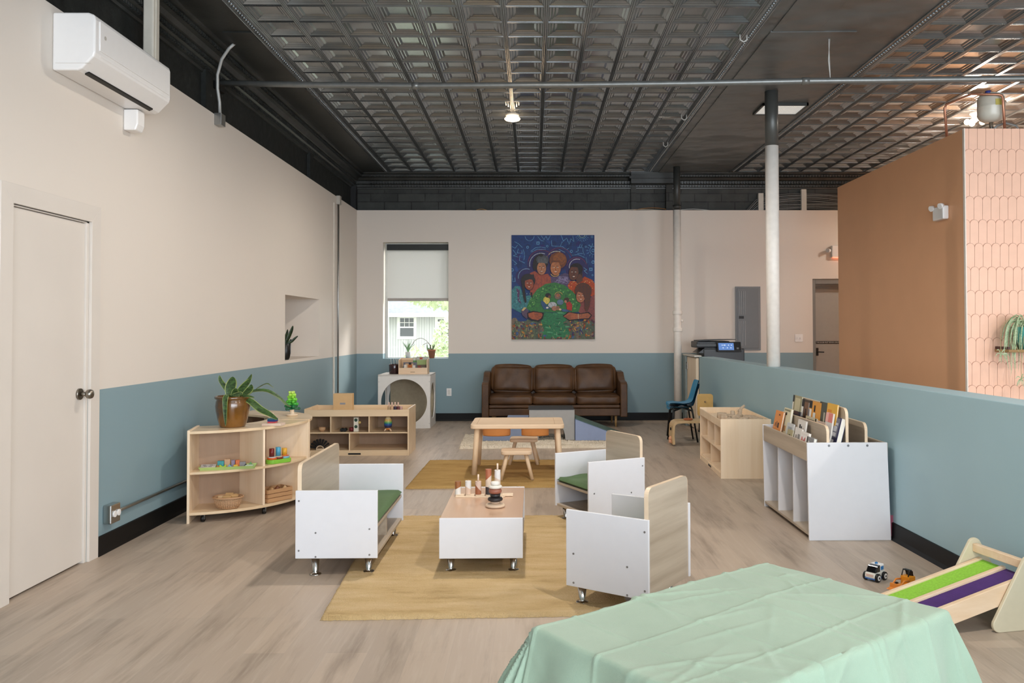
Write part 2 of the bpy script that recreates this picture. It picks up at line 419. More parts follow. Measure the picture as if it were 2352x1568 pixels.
m = mb_(); field(m, X0-7*TS, 12, KA, KB); struct('trim_2', m, M_TIN)
m = mb_(); field(m, 3.107, 14, KA, KB); struct('trim_3', m, M_TIN)
yA, yB = Y0+KA*TS, Y0+KB*TS; XF0, XF1 = X0-7*TS, X0+5*TS
m = mb_()
def border(m, x, w, y0, y1):
    m.bb(x-w/2, x+w/2, y0, y1, HC-.006, HC+.03)
    for dx in (-w*.42, w*.42): m.tube([(x+dx, y0, HC-.006), (x+dx, y1, HC-.006)], .008, 6)
    y = y0
    while y < y1: m.sphere((x, y, HC-.008), .016, 6, .5, 1, .7); y += .045
border(m, XF0-.055, .085, yA, yB); border(m, XF1+.055, .085, yA, yB); border(m, 3.107-.06, .09, yA, yB)
m.bb(XF0-.1, XF1+.1, yB, yB+.09, HC-.006, HC+.03); m.bb(3.0, 7.7, yB, yB+.09, HC-.006, HC+.03)
struct('trim_4', m, M_TIN)
m = mb_().bb(-2.9, XF0-.09, -3, 13, HC, HC+.03); m.bb(XF0-.1, XF1+.1, yB+.08, 13, HC, HC+.03); m.bb(3.0, 7.7, yB+.08, 13, HC, HC+.03)
m.bb(-2.5, XF0-.1, 6.7, 6.98, HC-.012, HC); struct('trim_5', m, M_DTIN)
m = mb_().bb(XF1+.09, 3.03, -3, 13, HC+.002, HC+.03)
m.prism([(1.93, -3, HC-.006), (2.36, -3, HC-.002), (2.36, -3, HC+.01), (1.93, -3, HC+.01)], (0, 9.65, 0))
m.prism([(1.92, 6.66, HC-.010), (2.62, 6.66, HC-.004), (2.62, 6.66, HC+.01), (1.92, 6.66, HC+.01)], (0, 6.2, 0))
m.prism([(2.30, -3, HC-.003), (3.0, -3, HC-.001), (3.0, -3, HC+.01), (2.3, -3, HC+.01)], (0, 9.6, 0))
struct('trim_6', m, M_SHEET)
# crown moulding
prof = [(0, 3.575), (.018, 3.578), (.022, 3.60), (.045, 3.605), (.05, 3.635), (.075, 3.65), (.08, 3.69), (.105, 3.70), (.125, 3.735), (.16, 3.745), (.17, 3.775), (.21, 3.785), (.215, HC), (0, HC)]
m = mb_().prism([(XL-.1+d, -3, z) for d, z in prof], (0, 16, 0))
for zz, dd, r in ((3.618, .052, .011), (3.668, .086, .014), (3.752, .178, .012)):
    y = 3.0
    while y < 12.8: m.box((XL-.1+dd, y, zz), (r*1.5, .018, r*2)); y += .036
struct('crown_left', m, M_DTIN)
m = mb_().prism([(-2.8, 12.95-d, z) for d, z in prof], (10.5, 0, 0))
for zz, dd, r in ((3.618, .052, .012), (3.668, .086, .018), (3.752, .178, .012)):
    x = -2.5
    while x < 5.2: m.box((x, 12.95-dd, zz), (.022, r*1.5, r*2)); x += .044
m.bb(1.5, 2.2, 12.70, 12.95, 3.63, HC); m.bb(1.47, 2.23, 12.66, 12.95, 3.70, 3.73)
struct('crown_back', m, M_DTIN)

# doors
d = mb_().bb(XL-.05, XL-.012, 4.353, 5.085, .012, 2.045); door = struct('door_1', d, M_DOOR, bevel=.002)
m = mb_()
m.bb(XL-.1, XL+.0, 5.085, 5.112, 0, 2.06); m.bb(XL-.1, XL, 4.335, 4.352, 0, 2.06); m.bb(XL-.1, XL, 4.335, 5.112, 2.048, 2.065)
m.prism([(XL, 5.112, 0), (XL, 5.218, 0), (XL, 5.218, 2.16), (XL, 5.112, 2.058)], (.018, 0, 0)); m.prism([(XL, 4.24, 0), (XL, 4.345, 0), (XL, 4.345, 2.058), (XL, 4.24, 2.16)], (.018, 0, 0))
m.prism([(XL, 5.112, 2.058), (XL, 5.218, 2.16), (XL, 4.24, 2.16), (XL, 4.345, 2.058)], (.018, 0, 0))
struct('door_frame', m, M_DOOR, door, bevel=.002)
m = mb_().cyl((XL-.012, 5.035, 1.018), (XL, 5.035, 1.018), .034); m.cyl((XL, 5.035, 1.018), (XL+.035, 5.035, 1.018), .012)
m.lathe([(.001, 0), (.014, 0), (.027, .012), (.029, .025), (.024, .038), (.012, .044), (.001, .045)]); n0 = len(m.v)-7*28
for i in range(n0, len(m.v)): v = m.v[i]; m.v[i] = (XL+.03+v[2], 5.035+v[0], 1.018+v[1])
struct('door_knob', m, P('#8d877e', .3, 1), door)
for z in (1.80, .26):
    struct('hinge', mb_().cyl((XL+.002, 4.352, z-.05), (XL+.002, 4.352, z+.05), .006).bb(XL-.012, XL-.006, 4.354, 4.37, z-.05, z+.05), P('#8d877e', .4, 1), door)
# rear exit door
M_GREYDOOR = P('#9a968f', .5, nz=.02); M_GREYFR = P('#7b7b78', .5, nz=.02)
door = struct('door_2', mb_().bb(4.36, 5.2, 12.93, 12.975, .01, 2.02), M_GREYDOOR, bevel=.002)
m = mb_().bb(4.311, 4.36, 12.83, 13.0, 0, 2.166).bb(5.2, 5.248, 12.83, 13.0, 0, 2.166).bb(4.361, 5.199, 12.83, 13.0, 2.09, 2.166).bb(4.361, 5.199, 12.87, 13.0, 2.05, 2.089).bb(4.361, 5.199, 12.90, 13.0, 2.02, 2.049)
struct('door_frame', m, M_GREYFR, door)
m = mb_().bb(4.375, 4.425, 12.905, 12.93, .98, 1.10).tube([(4.40, 12.90, 1.04), (4.40, 12.87, 1.04), (4.50, 12.87, 1.035)], .009)
struct('door_handle', m, M_BLACK, door, bevel=.006)
sg = struct('door_sign', mb_().bb(4.372, 5.15, 12.926, 12.929, 1.165, 1.205), M_BLACK, door)
text_mesh('door_lettering', 'THIS DOOR MUST REMAIN UNLOCKED', .030, FR(4.605, 12.9255, 1.185) @ Matrix.Diagonal((.78, 1, 1, 1)), P('#c9c9c6', .6), door)

# window with frame, pane and shade
w = struct('window_1', mb_().bb(-2.302, -2.262, 13.02, 13.09, .955, 2.737).bb(-1.318, -1.304, 13.02, 13.09, .955, 2.737).bb(-2.261, -1.319, 13.02, 13.09, .955, .966).bb(-2.261, -1.319, 13.02, 13.09, 2.70, 2.737), P('#c9cac8', .5))
struct('glass', mb_().bb(-2.262, -1.318, 13.05, 13.055, .985, 2.70), M_GLASS, w)
sh = thing('roller_shade', 'white roller shade half drawn over the back window, under a black headrail', 'window shade', (-1.78, 12.93, 2.64))
part('fabric', mb_().bb(-2.255, -1.306, 12.935, 12.937, 1.88, 2.65), M_SHADE, sh)
part('headrail', mb_().bb(-2.262, -1.305, 12.90, 12.98, 2.625, 2.715), P('#1e211f', .5), sh, bevel=.003, label='black headrail')
part('bottom_rail', mb_().bb(-2.255, -1.306, 12.925, 12.945, 1.838, 1.882), P('#a8a29c', .5), sh, bevel=.003)

# half-height partition, its gate, columns
pa = -.0205
Mp = Matrix.Translation((2.385, 5.6, 0)) @ Matrix.Rotation(-math.atan(pa), 4, 'Z')
m = mb_().bb(0, .20, -6.5, 5.8, 0, 1.02); m.xf(Mp); struct('wall_partition', m, M_PART, bevel=.004)
m = mb_().prism([(0, -6.5, 0), (-.022, -6.5, 0), (-.012, -6.5, .025), (-.01, -6.5, .112), (0, -6.5, .115)], (0, 12.3, 0)); m.xf(Mp); struct('baseboard_partition', m, M_BASE)
g = thing('wooden_gate', 'pale wooden half-height gate leaf at the far end of the blue partition', 'gate', (2.22, 11.75, 0))
part('leaf', mb_().bb(2.225, 2.265, 11.42, 12.06, .03, 1.0), M_BIRCH, g, bevel=.003)
part('post', mb_().bb(2.20, 2.29, 12.08, 12.32, 0, 1.01), P('#8b9898', .5), g, bevel=.003, label='grey post')
for z in (.87, .15): part('hinge', mb_().cyl((2.217, 12.07, z-.05), (2.217, 12.07, z+.05), .009).bb(2.214, 2.222, 12.02, 12.12, z-.045, z+.045), M_STEEL, g)
part('cap', mb_().bb(2.20, 2.30, 11.40, 12.33, 1.012, 1.035), P('#cfcac0', .5), g, bevel=.003)
c = thing('steel_column', 'thick round column standing on the partition, white below and grey above', 'column', (2.408, 8.35, 1.02))
part('white_shaft', mb_().cyl((2.408, 8.35, 1.02), (2.408, 8.35, 3.24), .066, n=32), P('#f0eae2', .45), c)
part('grey_shaft', mb_().cyl((2.408, 8.35, 3.24), (2.408, 8.35, HC-.004), .0655, n=32), P('#545654', .4, .3), c, label='dark grey upper shaft')
c = thing('drain_pipe', 'white vertical drain pipe with collars near the back wall, black above', 'pipe', (2.12, 12.25, 0))
m = mb_().cyl((2.12, 12.25, 0), (2.12, 12.25, 3.15), .056, n=28)
part('white_pipe', m, P('#ece5dc', .45), c)
part('black_pipe', mb_().cyl((2.12, 12.25, 3.15), (2.12, 12.25, HC), .05, n=28).cyl((2.12, 12.25, 3.17), (2.12, 12.25, 3.22), .062, n=28), P('#343634', .45), c)
for z in (1.61, 1.36): part('collar', mb_().cyl((2.12, 12.25, z), (2.12, 12.25, z+.055), .071, n=28), P('#ece5dc', .45), c, bevel=.004)
part('clean_out', mb_().cyl((2.17, 12.25, 1.52), (2.205, 12.24, 1.52), .022), P('#ece5dc', .45), c)

# terracotta room block with scalloped tile face
bx0, by0, by1, bz = 3.95, 7.55, 10.74, ZW
struct('wall_block', mb_().bb(bx0, 7.5, by0+.02, by1, 0, bz), P('#e8b085', .55, nz=.02, scale=3))
def tiles(m, x0, x1, z1, pitch, w, y, gr=0.0, back=0.0):
    r = w/2-.0015+gr
    zt = z1-.190
    rows = [(z1+.026, 0)]+[(zt-i*pitch, i+1) for i in range(15)]
    for zt, k in rows:
        off = (k % 2)*w/2
        n = int((x1-x0)/w)+2
        for i in range(n):
            xc = x0+off+i*w
            if xc-r > x1: continue
            zb = max(zt-pitch-w*.5, 0); top = zt-w/2+.0015; pts = []
            if zb > top-.02: continue
            for j in range(11):
                a = PI*j/10; pts.append((xc+r*math.cos(a), min(top+r*math.sin(a), z1)))
            pts = [(min(max(px, x0+.001), x1), pz) for px, pz in pts]
            poly = [(max(xc-r, x0+.001), zb), (min(xc+r, x1), zb)]+pts
            if poly[1][0]-poly[0][0] < .006: continue
            def yy(pz): return y-.004-.007*(pz-zb)/(zt-zb)+back
            f = [(px, yy(pz), pz) for px, pz in poly]; b = [(px, y, pz) for px, pz in poly]; q = len(f)
            m.add(f+b, [tuple(range(q))]+[(i2, q+i2, q+(i2+1) % q, (i2+1) % q) for i2 in range(q)])
m = mb_(); tiles(m, bx0+.006, 7.45, bz, .216, .0787, by0+.018)
struct('trim_7', m, P('#f4c6ac', .32, nz=.03, scale=9, coat=.2))
m = mb_(); tiles(m, bx0+.006, 7.45, bz, .216, .0787, by0+.018, .0032, .0012)
struct('trim_8', m.bb(bx0, 7.5, by0+.0165, by0+.021, 0, bz), P('#b98974', .7))
struct('trim_9', mb_().bb(bx0-.004, bx0+.006, by0, by0+.03, 0, bz), P('#eadfd3', .4))
# ------------------------------------------------------------------ fixtures on walls and ceiling
LW = 185
def ceiling_lamp(x, y, label):
    t = thing('ceiling_light', label, 'ceiling light', (x, y, HC-.05), group='round warm ceiling lights')
    part('canopy', mb_().lathe([(.001, 0), (.075, 0), (.075, -.02), (.062, -.035), (.05, -.04)], (x, y, HC)), P('#d8d2c8', .4), t)
    part('bulb', mb_().lathe([(.001, -.078), (.05, -.077), (.078, -.068), (.088, -.056), (.080, -.045), (.05, -.04), (.001, -.04)], (x, y, HC)), M_BULB, t)
    ld = bpy.data.lights.new('lamp_or_fill', 'SPOT'); ld.energy = LW; ld.color = (1, .91, .81); ld.shadow_soft_size = .07; ld.spot_size = R(172); ld.spot_blend = .6
    o = bpy.data.objects.new('lamp_or_fill', ld); o.location = (x, y, HC-.09); COL.objects.link(o)
M_BULB = emis('warm_bulb', (1, .72, .45), 12)
ceiling_lamp(-.23, 9.27, 'round warm ceiling light hanging just beyond the overhead pipe')
ceiling_lamp(-.23, 5.72, 'round warm ceiling light cut by the top edge of the picture')
for x, y in ((1.3, 2.6), (4.9, 3.4), (6.6, 11.6)):  # added fill spots with no fixture, out of view, to even out brightness
    ld = bpy.data.lights.new('lamp_or_fill', 'SPOT'); ld.energy = LW; ld.color = (1, .91, .81); ld.shadow_soft_size = .07; ld.spot_size = R(172); ld.spot_blend = .6
    o = bpy.data.objects.new('lamp_or_fill', ld); o.location = (x, y, HC-.09); COL.objects.link(o)
t = thing('fan_light', 'white ceiling light with several glowing bulbs above the orange block', 'ceiling light', (4.93, 9.17, HC-.1))
part('canopy', mb_().lathe([(.001, 0), (.068, 0), (.068, -.018), (.05, -.03), (.045, -.045), (.001, -.045)], (4.93, 9.17, HC)), M_PLASTIC, t)
for k in range(5):
    a = k*2*PI/5+.3; p = (4.93+.09*math.cos(a), 9.17+.09*math.sin(a), HC-.1)
    part('bulb', mb_().sphere(p, .032, 14), M_BULB, t); part('socket', mb_().cyl((4.93, 9.17, HC-.05), Lp((4.93, 9.17, HC-.06), p, .8), .012), M_PLASTIC, t)
ld = bpy.data.lights.new('lamp_or_fill', 'POINT'); ld.energy = LW*.13; ld.color = (1, .88, .75); ld.shadow_soft_size = .1
o = bpy.data.objects.new('lamp_or_fill', ld); o.location = (4.93, 9.17, HC-.2); COL.objects.link(o)
t = thing('ceiling_fixture', 'rectangular ceiling light with a ribbed white diffuser and black frame', 'ceiling light', (2.68, 8.98, HC))
part('frame', mb_().bb(2.44, 2.93, 8.78, 8.80, HC-.03, HC).bb(2.44, 2.93, 9.17, 9.19, HC-.03, HC).bb(2.44, 2.46, 8.78, 9.19, HC-.03, HC).bb(2.91, 2.93, 8.78, 9.19, HC-.03, HC), P('#2f312f', .4, .3), t)
g = N('ribbed_diffuser'); w = g.n('ShaderNodeTexWave'); w.inputs['Scale'].default_value = 26; g.l(g.coords(), w.inputs[0])
g.bump(w.outputs['Fac'], .8, .01); g.b.inputs['Emission Color'].default_value = (1, .98, .92, 1); g.b.inputs['Emission Strength'].default_value = .35
part('diffuser', mb_().bb(2.46, 2.91, 8.80, 9.17, HC-.022, HC-.006), g.done(h2('#d9d8d2'), .3), t)
# split air conditioner
t = thing('air_conditioner', 'white wall-mounted split air conditioner high on the left wall', 'air conditioner', (XL, 5.2, 2.85))
pr = [(XL, 3.19), (XL+.20, 3.19), (XL+.232, 3.178), (XL+.24, 3.15), (XL+.24, 2.965), (XL+.232, 2.94), (XL+.165, 2.872), (XL+.14, 2.862), (XL, 2.862)]
part('body', mb_().prism([(x, 4.70, z) for x, z in pr], (0, .98, 0)), M_PLASTIC, t, bevel=.012, seg=4)
part('front_panel', mb_().bb(XL+.239, XL+.246, 4.745, 5.655, 2.985, 3.155), M_PLASTIC, t, bevel=.004)
part('louvre', mb_().prism([(XL+.236, 4.76, 2.962), (XL+.241, 4.76, 2.958), (XL+.176, 4.76, 2.885), (XL+.171, 4.76, 2.889)], (0, .86, 0)), M_PLASTIC, t, bevel=.002)
part('air_slot', mb_().prism([(XL+.150, 4.77, 2.868), (XL+.172, 4.77, 2.874), (XL+.169, 4.77, 2.866), (XL+.147, 4.77, 2.857)], (0, .80, 0)), M_BLACK, t, label='dark air slot')
part('badge', mb_().cyl((XL+.246, 4.80, 3.075), (XL+.248, 4.80, 3.075), .012), P('#b9b4ac', .4), t)
part('side_line', mb_().bb(XL+.02, XL+.22, 4.698, 4.70, 2.90, 2.902), P('#cfcac2', .5), t)
t = thing('line_cover', 'white vertical pipe cover rising from the air conditioner', 'pipe cover', (XL+.05, 5.86, 3.0))
part('cover', mb_().bb(XL, XL+.075, 5.78, 5.88, 3.10, HC), P('#d3cdc0', .45), t, bevel=.012, seg=3)
part('ridge', mb_().bb(XL+.075, XL+.082, 5.81, 5.85, 3.10, HC), P('#d3cdc0', .45), t)
single('pipe_outlet_cover', mb_().prism([(XL, 5.52, 2.72), (XL+.08, 5.52, 2.72), (XL+.095, 5.52, 2.76), (XL+.095, 5.52, 2.858), (XL, 5.52, 2.858)], (0, .10, 0)), M_PLASTIC, 'small white plastic cover under the air conditioner', 'pipe cover', bevel=.008)
# flexible conduit and junction boxes
t = thing('flexible_conduit', 'grey flexible conduit curving from a small box up to the ceiling', 'conduit', (XL, 7.14, 3.2))
part('box', mb_().bb(XL, XL+.06, 7.08, 7.18, 3.14, 3.24), M_STEEL, t, bevel=.002)
part('hose', mb_().tube([(XL+.03, 7.13, 3.24), (XL+.03, 7.12, 3.34), (XL+.02, 7.10, 3.45), (XL+.03, 7.07, 3.56), (XL+.08, 7.03, 3.68), (XL+.15, 7.0, 3.76), (XL+.20, 6.99, HC)], .013), P('#b0b1ae', .45, .2), t)
t = thing('conduit_run', 'thin vertical metal conduit with a box at the top, near the back corner', 'conduit', (XL, 11.5, .1))
part('box', mb_().bb(XL, XL+.05, 11.46, 11.56, 3.12, 3.24), P('#bdb8ae', .4, .3), t, bevel=.003)
part('pipe', mb_().tube([(XL+.02, 11.51, 3.12), (XL+.02, 11.51, .4)], .012), M_STEEL, t)
part('surface_raceway', mb_().bb(XL+.0005, XL+.018, 11.30, 11.33, .12, 3.12), P('#d0c8bc', .5), t)
t = thing('floor_outlet', 'double metal outlet box low on the blue wall beside the left door', 'outlet', (XL, 5.36, .2))
part('box', mb_().bb(XL, XL+.055, 5.30, 5.42, .18, .30), P('#b9bab8', .22, 1), t, bevel=.008)
for y in (5.335, 5.385): part('socket', mb_().cyl((XL+.055, y, .24+(.0)), (XL+.064, y, .24), .02), M_PLASTIC, t)
single('wall_conduit', mb_().tube([(XL+.022, 5.42, .235), (XL+.022, 5.50, .235), (XL+.022, 9.0, .235)], .011), M_STEEL, 'horizontal metal conduit running low along the blue left wall', 'conduit')
def plate(name, x, z, w, h, label, cat, kind):
    t = thing(name, label, cat, (x, YB, z)); part('plate', mb_().bb(x-w/2, x+w/2, YB-.006, YB, z-h/2, z+h/2), M_PLASTIC, t, bevel=.002)
    if kind == 'o': part('socket', mb_().bb(x-.017, x+.017, YB-.009, YB-.006, z-.035, z+.035), P('#d9d6d0', .4), t, bevel=.002)
    else:
        for dx in (-.023, .023): part('toggle', mb_().bb(x+dx-.004, x+dx+.004, YB-.018, YB-.006, z-.012, z+.012), M_PLASTIC, t)
plate('outlet', -1.292, .44, .075, .118, 'white wall outlet on the blue back wall left of the sofa', 'outlet', 'o')
plate('light_switch', 4.092, 1.255, .12, .118, 'white double light switch beside the grey rear door', 'light switch', 's')
# breaker panel
t = thing('breaker_panel', 'tall grey electrical breaker panel on the back wall', 'electrical panel', (3.303, YB, 1.07))
mg = P('#7f8182', .45, nz=.02); part('case', mb_().bb(3.108, 3.498, YB-.02, YB, 1.068, 2.049), mg, t, bevel=.004)
d = mb_().bb(3.135, 3.465, YB-.028, YB-.02, 1.10, 2.02)
part('door', d, P('#737678', .4, nz=.02), t, bevel=.003)
for i, x in enumerate((3.17, 3.20, 3.23, 3.255)):
    for z0, z1 in ((1.14, 1.52), (1.62, 1.98)): part('rib', mb_().bb(x, x+.006, YB-.033, YB-.028, z0, z1), P('#a2a4a5', .4), t)
part('latch', mb_().bb(3.16, 3.235, YB-.034, YB-.028, 1.555, 1.595), M_BLACK, t)
# emergency lights
t = thing('emergency_light', 'white two-headed emergency light on the terracotta wall', 'emergency light', (3.95, 7.97, 2.46))
part('case', mb_().prism([(3.95, 7.85, 2.44), (3.95, 8.06, 2.44), (3.95, 8.06, 2.57), (3.95, 7.85, 2.57)], (-.06, 0, 0)), M_PLASTIC, t, bevel=.012)
for y in (7.87, 8.05): part('lamp_head', mb_().cyl((3.90, y, 2.572), (3.865, y-.01, 2.56), .022, .028), M_PLASTIC, t)
t = thing('exit_light', 'white emergency exit light at the edge of the terracotta block', 'emergency light', (4.68, YB, 2.55))
part('case', mb_().bb(4.60, 4.86, YB-.05, YB, 2.50, 2.68), M_PLASTIC, t, bevel=.01)
part('lamp_head', mb_().cyl((4.57, YB-.03, 2.60), (4.53, YB-.06, 2.60), .026, .032), M_PLASTIC, t)
part('glow_strip', mb_().bb(4.62, 4.85, YB-.045, YB-.005, 2.494, 2.50), emis('red_glow', (1, .2, .1), 2), t)
# overhead pipe, hanger, hooks
t = thing('overhead_pipe', 'long grey metal pipe crossing the room below the ceiling', 'pipe', (0, 7, 3.5))
pp = [(-2.80, 7.39, 3.586), (-2.0, 7.3, 3.545), (-1.015, 7.2, 3.508), (.281, 7.05, 3.474), (1.3, 6.95, 3.460), (2.26, 6.85, 3.452), (4.172, 6.7, 3.433), (7.6, 6.5, 3.41)]
part('pipe', mb_().tube(pp, .026, 16), M_PIPE, t)
for a, b in ((2, 1), (5, 4)):
    p = Vector(pp[a]); dvec = (Vector(pp[b])-p).normalized(); part('coupling', mb_().cyl(p-dvec*.03, p+dvec*.03, .031, n=20), M_PIPE, t)
single('wall_flange', mb_().bb(-2.805, -2.77, 7.3, 7.5, 3.52, 3.66), M_BLACK, 'black wall bracket where the overhead pipe meets the left wall', 'bracket')
single('hanger_wire', mb_().tube([(2.446, 6.82, HC), (2.455, 6.83, 3.62), (2.462, 6.835, 3.475)], .0035, 6).tube([(2.456, 6.82, HC), (2.446, 6.83, 3.62), (2.462, 6.835, 3.475)], .0035, 6), P('#b9b9b6', .5), 'twisted wire holding the overhead pipe to the ceiling', 'wire')
for x, y, l in ((1.715, 6.72, 'small pale hook on the ceiling, nearest of the three'), (1.69, 9.26, 'small pale hook on the ceiling between the two others'), (1.70, 10.63, 'small pale hook on the ceiling, farthest of the three')):
    single('ceiling_hook', mb_().tube([(x-.03, y, HC-.008), (x-.028, y, HC-.05), (x, y, HC-.068), (x+.026, y, HC-.05), (x+.026, y, HC-.008)], .006, 8), P('#b4b5b2', .4), l, 'hook', group='hooks along the ceiling band')
# cable bundle over the back wall
t = thing('cable_bundle', 'bundle of grey cables drooping over brackets above the back wall', 'cable', (4.1, 12.88, 3.24))
for k in range(11):
    zt = 3.50-.024*k; xs = 3.30+.028*k; pts = [(xs, 12.87+.003*(k % 3), 3.22)]
    for q in range(1, 12):
        u = q/12; x = xs+(5.25-xs-.02*k)*u; z = 3.235+(zt-3.235)*min(1, math.sin(PI*min(max(u*1.05, .02), .98))**.38)
        pts.append((x, 12.865+.008*math.sin(k*2+u*5), z+.006*math.sin(9*u+k)))
    part('cable', mb_().tube(pts, .0062, 6), P('#8f9190' if k % 2 else '#6b6d6c', .5), t)
for x, z in ((3.53, 3.50), (4.20, 3.56)): part('bracket', mb_().bb(x-.04, x+.04, 12.84, 12.90, 3.23, z), P('#c9c7bd', .5), t, bevel=.003)
t = thing('loose_wires', 'thin loose wires arching over the top of the back wall by the drain pipe', 'wire', (2.0, 12.87, 3.23))
for a, b, h, c in ((1.2, 2.1, .025, '#c9bda8'), (1.5, 2.2, .05, '#a8763f'), (2.15, 2.8, .03, '#cfcfca')):
    part('wire', mb_().tube([(a+(b-a)*u/8, 12.87, 3.225+h*math.sin(PI*u/8)) for u in range(9)], .005, 6), P(c, .5), t)
single('wire_loop', mb_().tube([(-.92+.24*u/8, 12.88, 3.222+.035*math.sin(PI*u/8)) for u in range(9)], .005, 6), P('#b98a52', .5), 'tan wire loop above the back wall right of the window', 'wire')
# expansion tank and copper pipes on the block
t = thing('expansion_tank', 'cream white pressure tank with a yellow label, on top of the tiled block', 'tank', (4.37, 7.86, 3.23))
part('shell', mb_().lathe([(.001, .13), (.06, .132), (.10, .155), (.119, .19), (.12, .27), (.122, .275), (.12, .28), (.119, .36), (.10, .395), (.05, .412), (.001, .415)], (4.37, 7.86, 3.23), 36), P('#d9d6c8', .3), t)
part('stem', mb_().cyl((4.37, 7.86, 3.23), (4.37, 7.86, 3.37), .018), M_CHROME, t)
part('label_sticker', mb_().grid(lambda u, v: (4.37+.1225*math.cos(-1.75+u*.85), 7.86+.1225*math.sin(-1.75+u*.85), 3.50+v*.058), 8, 1), P('#c9bd62', .6), t)
part('cap', mb_().cyl((4.31, 7.80, 3.615), (4.31, 7.80, 3.645), .024), P('#33408f', .5), t, label='blue cap')
single('copper_pipe', mb_().tube([(4.04, 8.05, 3.23), (4.02, 8.05, 3.55), (4.03, 8.03, 3.58), (4.12, 7.74, 3.60), (4.36, 7.71, 3.588), (4.385, 7.70, 3.575), (4.395, 7.70, 3.55), (4.41, 7.70, 3.23)], .012, 10), P('#c98f74', .35, .7), 'copper pipe bent over the top of the tiled block', 'pipe')
single('supply_hose', mb_().tube([(4.28, 7.72, 3.23), (4.36, 7.74, 3.30), (4.45, 7.76, 3.33), (4.56, 7.78, 3.31), (4.63, 7.79, 3.23)], .011, 8), P('#a3a6a4', .4, .5), 'grey hose looping out below the pressure tank', 'hose')

